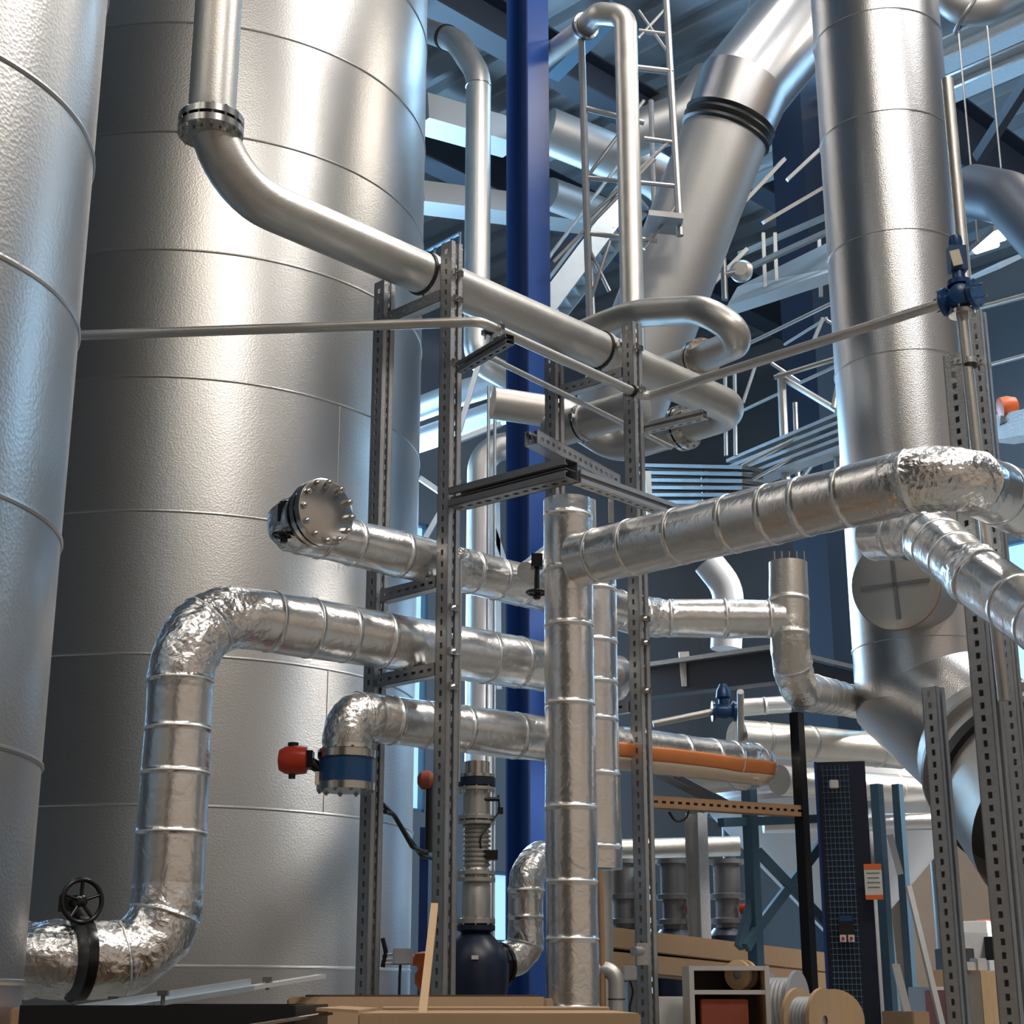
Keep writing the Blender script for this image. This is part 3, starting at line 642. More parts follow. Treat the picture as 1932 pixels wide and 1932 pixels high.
# ================================================================== BACKGROUND RISERS
bp1 = thing('bare_pipe', 'bare riser with clamped top bend between the big tank and the blue column', 'pipe', P(903, 700, 15))
tube('', [P(770, 45, 16.0), P(862, 78, 15.2), P(903, 140, 15), V((X0(903, 140, 15), 15, ZV(680, 15))), P(960, 712, 15.3)], .134, [.6, .6, .2], parent=bp1, name='pipe_run')
bm = nb(); dd = (P(862, 78, 15.2)-P(770, 45, 16.0)).normalized(); lathe(bm, P(770, 45, 16.0).lerp(P(862, 78, 15.2), .78), dd, [(.13, 0), (.146, 0), (.146, .05), (.13, .05)], 32); fin('clamp_band', bm, 'black', bp1)
bm = nb(); lathe(bm, V((X0(903, 165, 15), 15, ZV(165, 15))), UP, [(.13, 0), (.141, .004), (.141, .016), (.13, .02)], 32); fin('weld_ring', bm, 'bright', bp1)
tube('bare pipe arching down behind the dark cantilever bar', [P(990, 836, 13.9), P(908, 850, 13.8), V((X0(908, 850, 13.8), 13.8, 0))], .128, .55, name='bare_pipe')
tube('upper pale pipe crossing between the tank and the blue column', [P(740, 790, 17.5), P(870, 742, 16.4), P(960, 715, 15.9)], .14, .3, name='cross_pipe', m='vessel')
cpp = tube('lower pale pipe crossing between the tank and the blue column', [P(740, 848, 17.5), P(985, 764, 15.4)], .14, .3, name='cross_pipe', m='vessel')
for u_ in (922, 934):
    a_ = P(u_, 728, 11.0); tube('pair of thin hanger tubes beside the blue column', [a_, V((a_.x, a_.y, 0))], .012, m='scaf_b', name='hanger_tube', cat='tube', group='thin hanger tubes beside the blue column', seg=10)
bp4 = thing('bare_pipe', 'tall bare riser with a hooked top right of the blue column', 'pipe', P(1210, 680, 12))
x4 = X0(1182, 120, 12)
tube('', [P(1000, 130, 13.0), P(1095, 58, 12.4), P(1130, 25, 12.1), P(1180, 30, 12.0), V((x4, 12, ZV(110, 12))), V((x4, 12, ZV(700, 12)))], .098, [.2, .12, .16, .2], parent=bp4, name='pipe_run')
flange(bp4, P(1104, 50, 12.3), P(1130, 25, 12.1)-P(1095, 58, 12.4), .098, .05, .125, 8, m='galv_d')
# ================================================================== BLUE COLUMN
bc = V((X0(1001, HV, 12.6), 12.6, 0)); bm = nb(); ibeam(bm, bc, bc+UP*ZC, .27, .27, B, .02, .014)
tag(fin('steel_column', bm, 'blue', smooth=False, loc=bc), 'bright blue steel column right of the big tank', 'column')
bc = V((X0(1600, HV, 17), 17, 0)); bm = nb(); obox(bm, bc+UP*(ZC/2), A*.22, B*.22, UP*(ZC/2))
tag(fin('steel_column', bm, 'navy', smooth=False, loc=bc), 'dark navy column between the diagonal duct and the tall duct', 'column')
bc = V((X0(800, 1650, 8.2), 8.2, 0)); bm = nb(); obox(bm, bc+UP*.95, X*.022, YY*.03, UP*.95+V((0, 0, .42)))
tag(fin('blue_post', bm, 'blue', smooth=False, loc=bc), 'slim blue post behind the wooden stick, right of the tank', 'post')
# ================================================================== ROOF STRUCTURE AND FAR DUCTS
def zline(u, v, z, d, l0, l1): p = PZ(u, v, z); return p-d*l0, p+d*l1
for lab, u, v, z, l0, l1, w, h in (
   ('dark roof girder seen left of the blue column, under the deck', 880, 300, 12.6, 5, 9, .35, .75),
   ('dark roof girder above the hooked riser', 1110, 150, 12.7, 7, 4.5, .35, .55),
   ('dark roof girder at the right edge behind the tall duct', 1880, 318, 12.3, 3, 8, .4, 1.1)):
    a_, b_ = zline(u, v, z, A, l0, l1); roofbeam(lab, a_, b_, w, h)
for lab, u, v, z, l0, l1, w, h, m in (
   ('light grey roof beam running above the tall duct, upper one', 1850, 75, 11.8, 3, 4, .3, .28, 'galv'),
   ('light grey roof beam right of the tall duct, lower one', 1860, 140, 12.2, 3, 5, .3, .22, 'galv'),
   ('pale roof purlin crossing above the scaffold', 1110, 250, 12.9, 5, 4, .16, .2, 'galv')):
    a_, b_ = zline(u, v, z, B, l0, l1); roofbeam(lab, a_, b_, w, h, m)
def pbar(label, name, cat, pts, w, h, m, group=None, parent=None, up=UP):
    bm = nb(); a_, b_ = P(*pts[0]), P(*pts[1]); bar(bm, a_, b_, w, h, up); o = fin(name, bm, m, parent, smooth=False, loc=None if parent else a_)
    if parent is None: tag(o, label, cat, group)
    elif label: o['label'] = label
    return o
pbar('thin dark brace under the roof at the top right', 'roof_brace', 'brace', ((1960, 120, 15), (1845, 300, 16)), .1, .14, 'beam')
pbar('thin dark brace crossing the deck left of the scaffold', 'roof_brace', 'brace', ((1040, 140, 17), (1165, 15, 16)), .2, .16, 'slate')
pbar('pale square duct crossing behind the bare riser, upper of two', 'square_duct', 'duct', ((790, 212, 16.2), (965, 262, 17)), .4, .32, 'dull_duct')
pbar('pale square duct crossing behind the bare riser, lower of two', 'square_duct', 'duct', ((790, 372, 19), (1110, 412, 20)), .4, .30, 'dull_duct')
tube('thick dark round duct sweeping across at the right edge below the roof', [P(1835, 360, 13), P(1905, 375, 12.5), P(1990, 470, 12)], .24, .5, m='beam', name='round_duct', cat='duct')
rd = thing('round_duct', 'brownish round duct with ring joints at the top right corner', 'duct', P(1850, 20, 12))
tube('', [P(1770, -60, 12), P(1800, 8, 12), P(1850, 18, 12), P(1990, -60, 12.3)], .16, .3, m='dull_duct', parent=rd, name='duct_run')
bm = nb(); torus(bm, P(1822, 30, 12), P(1850, 18, 12)-P(1800, -10, 12), .165, .02, 40, 8); fin('joint_ring', bm, 'galv_d', rd)
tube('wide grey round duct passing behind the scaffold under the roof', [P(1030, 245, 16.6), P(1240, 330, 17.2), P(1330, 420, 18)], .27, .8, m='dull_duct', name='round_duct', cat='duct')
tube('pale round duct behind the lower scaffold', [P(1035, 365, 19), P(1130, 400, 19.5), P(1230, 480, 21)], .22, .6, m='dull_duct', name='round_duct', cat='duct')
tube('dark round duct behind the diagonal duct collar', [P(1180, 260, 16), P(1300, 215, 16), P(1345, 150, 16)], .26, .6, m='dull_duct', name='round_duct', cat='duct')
# high bay lamp
lm = thing('high_bay_lamp', 'hanging lamp with three bright tubes at the right edge', 'lamp', P(1880, 480, 13.5))
la = P(1875, 455, 13.5); ld = V((.86, .5, .0)).normalized()
ld = (P(1925, 440, 13.8)-P(1830, 470, 13.2)).normalized(); lv = V((.0, -.35, -1)).normalized(); lw = ld.cross(lv).normalized()
bm = nb(); obox(bm, la-lv*.05, ld*.30, lw*.20, lv*.03); fin('housing', bm, 'galv_d', lm)
for k in (-1, 0, 1):
    bm = nb(); p = la+lw*(k*.11)+ld*(k*.03); cyl(bm, p-ld*.21, p+ld*.21, .026, seg=14); fin('led_tube', bm, 'lamp', lm)
bm = nb()
for q in (-.3, .3): cyl(bm, la-lv*.05+ld*q, V((la.x+ld.x*q, la.y+ld.y*q, ZC)), .01, seg=8)
fin('suspension_wire', bm, 'galv_d', lm)
pbar('pale blue ledge below the hanging lamp', 'ledge_panel', 'panel', ((1845, 520, 15), (1925, 482, 15.5)), .5, .04, 'scaf_b')
pbar('grey beam end under an orange motor at the right edge', 'grey_beam', 'beam', ((1888, 812, 9.5), (1980, 795, 9.0)), .2, .16, 'galv')
ob = thing('motor', 'orange motor on the grey beam end at the right edge', 'motor', P(1900, 790, 9.3)); p = P(1899, 772, 9.3)
bm = nb(); lathe(bm, p-X*.05, X+UP*.15, [(.03, 0), (.07, .01), (.075, .06), (.06, .11), (.03, .12)], 24); fin('motor_body', bm, 'orange_p', ob)
bm = nb(); lathe(bm, p+X*.0, UP, [(.05, -.10), (.04, -.04)], 16); fin('foot', bm, 'galv_d', ob)
# ================================================================== SCAFFOLD AND WALKWAYS
def frame_thing(name, label, cat, base, items, m='scaf', group=None):
    t = thing(name, label, cat, base, group)
    for it in items:
        pn, a_, b_, r = it[:4]; mm = it[4] if len(it) > 4 else m; bm = nb()
        if r < 0: bar(bm, P(*a_), P(*b_), -r*2, .05)
        else: cyl(bm, P(*a_), P(*b_), r, seg=8)
        fin(pn, bm, mm, t)
    return t
Y1 = 12.35
frame_thing('scaffold_tower', 'tube scaffold tower around the hooked riser', 'scaffold', P(1112, 640, Y1), [
 ('standard', (1097, 75, Y1), (1114, 640, Y1), .032), ('standard', (1106, 378, Y1+.2), (1120, 640, Y1+.2), .028), ('standard', (1253, -60, Y1), (1283, 445, Y1), .032), ('standard', (1228, 190, 14.8), (1240, 560, 14.8), .028),
 ('ledger', (1099, 203, Y1), (1215, 232, Y1), .026), ('ledger', (1215, 262, Y1), (1273, 270, Y1), .024), ('ledger', (1104, 335, Y1), (1281, 352, Y1), .022), ('ledger', (1200, 128, Y1), (1270, 136, Y1), .03),
 ('ledger', (1205, 58, Y1), (1266, 66, Y1), .02), ('ledger', (1108, 440, Y1), (1240, 455, Y1), .022),
 ('brace', (1110, 331, Y1), (1215, 190, Y1), .017), ('brace', (1108, 412, Y1), (1262, 268, Y1), .017), ('brace', (1044, 495, Y1), (1235, 300, Y1), .017), ('brace', (1206, 70, Y1), (1262, 10, Y1), .014),
 ('brace', (1205, 20, Y1), (1268, 110, Y1), .014), ('brace', (1114, 476, Y1), (1150, 550, Y1), .017), ('brace', (1150, 455, Y1), (1116, 560, Y1), .017), ('brace', (1215, 470, Y1), (1283, 380, Y1), .015),
 ('platform', (1221, 417, Y1), (1286, 424, Y1), -.16), ('platform', (1225, 500, 14), (1262, 455, 14), -.1, 'scaf_b')], 'scaf')
sc = thing('metal_staircase', 'pale diagonal stair flight crossing behind the scaffold tower', 'stair', P(1045, 590, 15))
for (a_, b_, w) in (((1030, 578, 15), (1185, 372, 15), .10), ((1044, 600, 15.9), (1205, 395, 15.9), .10)):
    bm = nb(); bar(bm, P(*a_), P(*b_), .04, .22); fin('stringer', bm, 'scaf_b', sc, smooth=False)
for k in range(11):
    t_ = k/10; bm = nb(); a_ = P(1030, 578, 15).lerp(P(1185, 372, 15), t_); b_ = P(1044, 600, 15.9).lerp(P(1205, 395, 15.9), t_); bar(bm, a_, b_, .22, .03); fin('tread', bm, 'scaf_b', sc, smooth=False)
for dv_ in (45, 85):
    bm = nb(); cyl(bm, P(1030, 578-dv_, 15), P(1185, 372-dv_, 15), .02, seg=8); fin('handrail', bm, 'scaf_b', sc)
# truss gantry left of the blue column (ladder like cable tray)
tr = thing('cable_ladder', 'thin cable ladder between the tank and the bare riser', 'cable tray', P(800, 480, 13))
for dv_ in (0, 26):
    bm = nb(); cyl(bm, P(790, 482+dv_, 15), P(868, 440+dv_, 14), .018, seg=8); fin('side_rail', bm, 'slate', tr)
for k in range(6):
    bm = nb(); t_ = k/5; cyl(bm, P(790, 482, 15).lerp(P(868, 440, 14), t_), P(790, 508, 15).lerp(P(868, 466, 14), t_), .012, seg=8); fin('rung', bm, 'slate', tr)
# walkway and railings between the looped pipes and the tall duct
Y2 = 11.5
frame_thing('walkway_railing', 'pale tube railing of the far walkway left of the tall duct', 'railing', P(1480, 920, Y2), [
 ('rail', (1385, 662, 12.5), (1625, 545, Y2), .016), ('rail', (1462, 712, 12), (1625, 662, Y2), .022, 'inox'), ('rail', (1390, 780, 12.5), (1475, 740, 12), .014), ('rail', (1400, 880, 12), (1625, 765, Y2), .02),
 ('rail', (1420, 905, 12), (1600, 806, Y2), .012),
 ('standard', (1474, 705, 12), (1484, 925, 12), .036, 'galv'), ('standard', (1500, 760, 12), (1506, 920, 12), .02, 'galv'), ('standard', (1578, 800, Y2), (1584, 900, Y2), .036, 'galv'), ('standard', (1598, 640, Y2), (1572, 770, Y2), .02, 'inox'), ('standard', (1592, 640, Y2), (1590, 800, Y2), .016),
 ('standard', (1553, 600, Y2), (1530, 655, Y2), .016), ('standard', (1425, 690, 12), (1402, 760, 12), .014), ('standard', (1368, 700, 12), (1370, 860, 12), .016), ('standard', (1386, 700, 12), (1388, 860, 12), .016),
 ('brace', (1480, 715, 12), (1580, 775, Y2), .026, 'inox'), ('brace', (1455, 685, 12), (1510, 722, 12), .016), ('brace', (1510, 722, 12), (1600, 680, Y2), .014), ('brace', (1500, 920, 12), (1575, 815, Y2), .02), ('brace', (1560, 605, Y2), (1625, 640, Y2), .014), ('brace', (1480, 650, 12), (1560, 600, Y2), .012)], 'scaf_b')
wk = thing('walkway', 'stack of pale walkway planks slanting up towards the tall duct', 'walkway', P(1400, 880, 12))
for k in range(5):
    bm = nb(); a_ = P(1385, 872+13*k, 12.6); b_ = P(1618, 775+16*k, 11.2); bar(bm, a_, b_, .16, .028); fin('plank', bm, 'scaf_b', wk, smooth=False)
wk = thing('walkway', 'grey slatted walkway deck below the looped pipes', 'walkway', P(1230, 930, 13))
for k in range(6):
    bm = nb(); a_ = P(1212, 880+14*k, 13.5); b_ = P(1420, 885+13*k, 12.0); bar(bm, a_, b_, .2, .03); fin('plank', bm, 'galv_d', wk, smooth=False)
for k, u_ in enumerate((1222, 1328, 1392)):
    pbar('', 'leg', '', ((u_, 890, 12.8), (u_+6, 1010, 12.8)), .05, .05, 'scaf_b', parent=wk)
pl = thing('platform', 'grey platform underside in front of the navy column', 'platform', P(1380, 600, 15)); bm = nb()
pts = [P(1372, 598, 15), P(1392, 560, 16.2), P(1610, 455, 14.4), P(1612, 520, 13.4)]; vs2 = [bm.verts.new(p) for p in pts]+[bm.verts.new(p+UP*.12) for p in pts]
for f_ in ((0, 1, 2, 3), (7, 6, 5, 4), (0, 3, 7, 4), (3, 2, 6, 7), (2, 1, 5, 6), (1, 0, 4, 5)): bm.faces.new([vs2[i] for i in f_])
fin('deck_plate', bm, 'dull_duct', pl, smooth=False)
for a_, b_ in (((1380, 520, 15), (1600, 420, 14)), ((1395, 480, 15.5), (1590, 395, 14.4))):
    pbar('', 'guard_rail', '', (a_, b_), .05, .05, 'galv', parent=pl)
for u_ in (1440, 1462, 1545): pbar('', 'guard_post', '', ((u_, 440, 15), (u_+4, 560, 15)), .035, .035, 'scaf', parent=pl)
for (a_, b_) in (((1290, 590, 14), (1410, 470, 14)), ((1485, 340, 16), (1560, 270, 16)), ((1440, 420, 15.5), (1560, 350, 16)), ((1390, 395, 15), (1480, 300, 15.4))):
    pbar('thin brace tube under the roof by the navy column', 'brace_tube', 'brace', (a_, b_), .04, .04, 'scaf', 'thin brace tubes by the navy column')
pv = thing('pressure_gauge_valve', 'pale round valve head by the far platform, right of the diagonal duct', 'valve', P(1398, 560, 13.5)); p = P(1398, 510, 13.5)
bm = nb(); lathe(bm, p, V((-.3, -1, .1)), [(.04, -.1), (.10, -.06), (.11, 0), (.07, .04)], 24); fin('valve_head', bm, 'inox', pv)
bm = nb(); cyl(bm, p-X*.16-UP*.3, p-X*.16+UP*.12, .03, seg=12); cyl(bm, p-X*.16-UP*.05, p, .03, seg=12); fin('valve_stem', bm, 'galv_d', pv)
# bright panes seen between roof steel
for (u0, v0, u1, v1) in ((1532, 198, 1552, 262), (1450, 243, 1462, 280), (1543, 285, 1556, 310)):
    pass
# far grey machinery and tray behind the middle
fb = thing('steel_beam', 'heavy dark beam with pale top below the horizontal foil pipe', 'beam', P(1225, 1300, 11.0)); bm = nb()
bar(bm, P(1215, 1292, 11.2), P(1500, 1255, 9.9), .14, .20); fin('web', bm, 'beam', fb, smooth=False); bm = nb(); bar(bm, P(1215, 1262, 11.2), P(1500, 1222, 9.9), .26, .03); fin('top_flange', bm, 'galv', fb, smooth=False)
pbar('', 'clamp_plate', '', ((1290, 1230, 10.7), (1296, 1295, 10.7)), .07, .02, 'galv', parent=fb)
fb = thing('steel_beam', 'dark beam end left of the tall duct foot', 'beam', P(1560, 1290, 10.5)); bm = nb(); bar(bm, P(1535, 1268, 11.6), P(1660, 1300, 11.2), .14, .15); fin('web', bm, 'beam', fb, smooth=False); bm = nb(); bar(bm, P(1535, 1240, 11.6), P(1660, 1270, 11.2), .2, .03); fin('top_flange', bm, 'galv', fb, smooth=False)
tube('pale curved duct behind the horizontal foil pipe', [P(1335, 1060, 12), P(1375, 1110, 12), P(1370, 1225, 12)], .12, .3, m='vessel', name='curved_duct', cat='duct')
# small blue valve behind
v2 = thing('control_valve', 'small dark blue valve above the orange streaked pipe', 'valve', P(1370, 1365, 9.2)); p = P(1366, 1342, 9.2)
bm = nb(); lathe(bm, p-X*.07, X, [(.03, 0), (.06, 0), (.06, .015), (.04, .03), (.05, .07), (.04, .11), (.06, .125), (.06, .14), (.03, .14)], 24); lathe(bm, p, UP, [(.03, .03), (.03, .07), (.045, .08), (.04, .12), (.02, .16)], 16); fin('valve_body', bm, 'valve_blue', v2)
tube('', [P(1232, 1366, 9.2), P(1345, 1343, 9.2)], .02, parent=v2, name='inlet_pipe', seg=14); tube('', [P(1398, 1400, 9.6), P(1397, 1305, 9.2)], .02, parent=v2, name='standpipe', seg=14)
# ================================================================== LOWER RIGHT: POLE, FRAMES, CABINET
bc = V((X0(1518, 1640, 8.0), 8.0, 0)); bm = nb(); obox(bm, bc+UP*(ZV(1345, 8)/2), A*.026, B*.026, UP*(ZV(1345, 8)/2)); tag(fin('black_pole', bm, 'blackgloss', smooth=False, loc=bc), 'plain black square pole left of the blue cabinet column', 'post')
fr = thing('braced_stand', 'slate blue bolted frame with crossed braces left of the black pole', 'frame', (X0(1422, 1700, 8.6), 8.6, 0))
bc = V((X0(1422, 1700, 8.6), 8.6, 0)); bm = nb(); h = ZV(1478, 8.6); obox(bm, bc+UP*(h/2), A*.03, B*.03, UP*(h/2)); fin('frame_post', bm, 'slate', fr, smooth=False)
for a_, b_ in (((1428, 1605, 8.7), (1580, 1765, 8.9)), ((1432, 1748, 8.7), (1566, 1572, 8.9)), ((1394, 1788, 8.5), (1418, 1700, 8.6)), ((1408, 1788, 8.5), (1434, 1745, 8.6))): pbar('', 'brace', '', (a_, b_), .03, .05, 'slate', parent=fr)
pbar('', 'top_rail', '', ((1360, 1552, 8.5), (1545, 1545, 8.9)), .05, .045, 'slate', parent=fr)
cb = thing('bracket_beam', 'brownish slotted beam reaching right from the rear post to the black pole', 'beam', P(1235, 1510, 7.4))
strut('beam', '', '', P(1222, 1513, 7.4), P(1508, 1531, 8.0), .055, UP*-1, 'copper', parent=cb)
for a_, b_ in (((1242, 1463, 7.9), (1352, 1516, 7.8)), ((1275, 1463, 8.1), (1380, 1520, 7.9))): pbar('', 'diagonal_stay', '', (a_, b_), .03, .03, 'galv_d', parent=cb)
bm = nb(); 
tube('', [P(1262, 1532, 7.5), P(1275, 1552, 7.5), P(1295, 1545, 7.5), P(1300, 1530, 7.5)], .006, .05, m='black', parent=cb, name='cable_loop', seg=8)
bc = V((X0(1316, 1640, 10.5), 10.5, 0)); bm = nb(); ibeam(bm, bc, bc+UP*ZV(1535, 10.5), .1, .11, B, .012, .01); tag(fin('steel_post', bm, 'galv', smooth=False, loc=bc), 'short galvanised post between the far pumps', 'post')
# blue column with mesh
Yc = 8.6; cx = X0(1606, 1700, Yc); cc = thing('cabinet_column', 'dark blue column faced with wire mesh, a notice and switches', 'column', (cx, Yc, 0)); h = ZV(1436, Yc)
ax1 = V((.98, -.19, 0)).normalized(); ax2 = V((.19, .98, 0)).normalized(); bm = nb(); obox(bm, V((cx, Yc+.1, h/2)), ax1*.135, ax2*.08, UP*(h/2)); fin('column_body', bm, 'navy', cc, smooth=False)
bm = nb(); w0 = V((cx, Yc+.1, 0))-ax2*.088
obox(bm, w0-ax1*.128+UP*(h/2), ax1*.007, ax2*.012, UP*(h/2)); fin('edge_strip', bm, 'blue', cc, smooth=False)
bm = nb()
for k in range(7): p = w0+ax1*(-.09+.022*k); cyl(bm, p+UP*.2, p+UP*(h-.02), .0016, seg=5)
for k in range(int((h-.9)/.03)): z = .9+.03*k; cyl(bm, w0+ax1*-.1+UP*z, w0+ax1*.05+UP*z, .0016, seg=5)
fin('wire_mesh', bm, 'slate', cc)
sg = P(1648, 1664, Yc-.1); bm = nb(); obox(bm, sg, ax1*.045, ax2*.003, UP*.085); s1_ = fin('notice_sheet', bm, 'whitepaint', cc, smooth=False)
for dz, hh in ((.078, .014), (-.078, .012)):
    bm = nb(); obox(bm, sg+UP*dz-ax2*.004, ax1*.045, ax2*.001, UP*hh); fin('notice_band', bm, 'orange_p', s1_, smooth=False)
for k in range(4):
    bm = nb(); obox(bm, sg+UP*(.045-.024*k)-ax2*.004, ax1*(.034-.004*(k % 2)), ax2*.001, UP*.0025); fin('text_line', bm, 'galv_d', s1_, smooth=False)
sw = P(1597, 1752, Yc-.06); bm = nb(); obox(bm, sw, ax1*.04, ax2*.02, UP*.07); sx = fin('switch_box', bm, 'black', cc, smooth=False)
bm = nb(); obox(bm, sw+UP*.05-ax2*.021, ax1*.034, ax2*.002, UP*.014); fin('switch_label', bm, 'valve_blue', sx, smooth=False)
for q in (-.02, .022):
    bm = nb(); obox(bm, sw+UP*-.05-ax2*.021+ax1*q, ax1*.016, ax2*.002, UP*.018); fin('button_plate', bm, 'whitepaint', sx, smooth=False)
    bm = nb(); lathe(bm, sw+UP*-.05-ax2*.023+ax1*q, -ax2, [(.008, 0), (.008, .008)], 14); fin('red_button', bm, 'red', sx)
pxbox('', '', '', 1566, 1471, 1582, 1487, Yc-.06, .02, 'whitepaint', parent=cc).name = 'round_tag'
for u_, Y_, m_, lab in ((1668, 8.9, 'slate', 'slate blue post directly right of the cabinet column'), (1708, 10.2, 'slate', 'slate blue post set back behind the cabinet column')):
    bc = V((X0(u_, 1700, Y_), Y_, 0)); h = ZV(1480, Y_); bm = nb(); obox(bm, bc+UP*(h/2), A*.026, B*.026, UP*(h/2)); tag(fin('frame_post', bm, m_, smooth=False, loc=bc), lab, 'post')
for a_, b_, lab in (((1678, 1575, 9.4), (1698, 1650, 9.4), 'short white lath leaning right of the cabinet column'), ((1714, 1672, 9.2), (2010, 2900, 8.6), 'long white lath leaning before the brown bale'), ((1690, 1820, 8.8), (1880, 2600, 7.6), 'thin white lath low beside the cabinet column')):
    pbar(lab, 'lath', 'lath', (a_, b_), .04, .015, 'whitepaint')
# conical hopper
hx = X0(1590, 1600, 12.5); hp2 = thing('hopper', 'large pale conical hopper behind the crossed braces', 'hopper', (hx, 12.5, 0))
bm = nb(); lathe(bm, V((hx, 12.5, 0)), UP, [(.12, ZV(1790, 12.5)), (.14, ZV(1770, 12.5)), (1.02, ZV(1530, 12.5)), (1.02, ZV(1440, 12.5))], 64); fin('cone_shell', bm, 'vessel', hp2, ang=25)
bm = nb(); lathe(bm, V((hx, 12.5, 0)), UP, [(1.03, ZV(1535, 12.5)), (1.05, ZV(1530, 12.5)), (1.05, ZV(1520, 12.5)), (1.03, ZV(1515, 12.5))], 64, cap=False); fin('girth_ring', bm, 'galv', hp2)
for q in (0, 1, 2):
    a2_ = 2.1*q+.5; bm = nb(); p = V((hx+.95*math.cos(a2_), 12.5+.95*math.sin(a2_), 0)); cyl(bm, p, p+UP*(ZV(1530, 12.5)), .05, seg=12); fin('leg', bm, 'galv_d', hp2)
bm = nb(); lathe(bm, V((hx, 12.5, 0)), UP, [(.12, 0), (.12, ZV(1790, 12.5))], 32); fin('outlet_pipe', bm, 'inox', hp2)
tube('polished horizontal pipe passing behind the cabinet column', [P(1440, 1556, 11), P(1836, 1548, 11)], .058, name='polished_pipe', m='duct')
tube('pale pipe over the far pumps behind the rear post', [P(1170, 1602, 11.5), P(1395, 1596, 11.5)], .07, name='pale_pipe', m='foil_w')
for k, (a_, b_) in enumerate((((912, 655, 14.5), (866, 815, 14.5)), ((792, 902, 15), (862, 950, 15)), ((866, 905, 14.8), (800, 1020, 14.8)), ((862, 832, 14.6), (945, 800, 14.6)), ((938, 905, 14.6), (942, 1300, 14.6)), ((932, 1000, 14.6), (952, 1060, 14.6)), ((952, 1060, 14.6), (932, 1130, 14.6)))):
    pbar('thin pale brace tube between the tank and the blue column', 'brace_tube', 'brace', (a_, b_), .05, .05, 'scaf_b', 'thin pale brace tubes left of the blue column')
# far pump sets
def pumpset(lab, u, Y):
    x = X0(u, 1680, Y); t = thing('pump', lab, 'pump', (x, Y, 0), None); o_ = V((x, Y, 0)); zt_ = ZV(1622, Y)
    bm = nb(); lathe(bm, o_, UP, [(.11, 0), (.11, .9), (.14, 1.0), (.14, zt_-.5), (.1, zt_-.45)], 28); fin('pump_body', bm, 'pump_blue', t, ang=30)
    bm = nb(); lathe(bm, o_, UP, [(.08, zt_-.45), (.08, zt_-.42), (.12, zt_-.42), (.12, zt_-.39), (.08, zt_-.38), (.08, zt_-.26), (.12, zt_-.26), (.12, zt_-.23), (.09, zt_-.22), (.09, zt_-.03), (.12, zt_-.03), (.12, zt_)], 28); fin('pump_neck', bm, 'galv_d', t, ang=30)
    bm = nb(); cyl(bm, o_+V((.08, -.08, zt_-.33)), o_+V((.17, -.14, zt_-.33)), .035, seg=14); fin('red_handle', bm, 'red', t)
pumpset('dark far pump with steel neck just right of the rear slotted post', 1272, 10.8)
pumpset('dark far pump with steel neck left of the slate blue frame', 1372, 11.0)
pumpset('dark far pump with steel neck left of the rear slotted post', 1178, 10.9)
# cartons, cart, reels
def carton(label, c, sx, sy, z0, z1, rot, m='card', flap=None, name='cardboard_box', cat='box'):
    t = thing(name, label, cat, (c[0], c[1], z0)); rm = Matrix.Rotation(rot, 3, 'Z'); a_, b_ = rm@X, rm@YY; bm = nb(); o_ = V((c[0], c[1], 0))
    obox(bm, o_+UP*((z0+z1)/2), a_*sx, b_*sy, UP*((z1-z0)/2)); bmesh.ops.bevel(bm, geom=list(bm.edges), offset=.004, segments=2, affect='EDGES'); fin('box_body', bm, m, t, ang=30)
    if flap:
        for (side, w_, tilt) in flap:
            n_ = {'f': -b_, 'b': b_, 'l': -a_, 'r': a_}[side]; ex = a_ if side in 'fb' else b_; ln = sx if side in 'fb' else sy; dd_ = sy if side in 'fb' else sx
            hinge = o_+n_*dd_+UP*(z1+.004); dirf = (n_*math.cos(tilt)+UP*math.sin(tilt)) if math.cos(tilt) > 0 or True else n_
            bm = nb(); obox(bm, hinge+dirf*(w_/2), ex*(ln-.01), dirf*(w_/2), dirf.cross(ex).normalized()*.0035); fin('flap', bm, m, t, smooth=False)
    return t
pc = P(1345, 1812, 9.0)
def plank_box(label, a_, b_, w, h, m='card', name='long_carton', cat='box'):
    bm = nb(); bar(bm, a_, b_, w, h); bmesh.ops.bevel(bm, geom=list(bm.edges), offset=.006, segments=2, affect='EDGES'); return tag(fin(name, bm, m, ang=30, loc=a_), label, cat)
plank_box('long cardboard carton behind the rear post, upper one', P(1130, 1770, 9.4), P(1560, 1820, 10.0), .3, .115)
plank_box('long cardboard carton behind the rear post, lower one', P(1130, 1814, 9.4), P(1560, 1854, 10.0), .3, .105)
tr_ = thing('trestle', 'trestle carrying the two long cartons', 'trestle', (1.1, 9.4, 0)); 
for k, uu in enumerate((1190, 1500)):
    p = P(uu, 1852 if k == 0 else 1878, 9.5 if k == 0 else 9.95); bm = nb(); obox(bm, V((p.x, p.y, (p.z-.0)/2)), X*.03, YY*.18, UP*(p.z/2)); fin('leg', bm, 'galv_d', tr_, smooth=False)
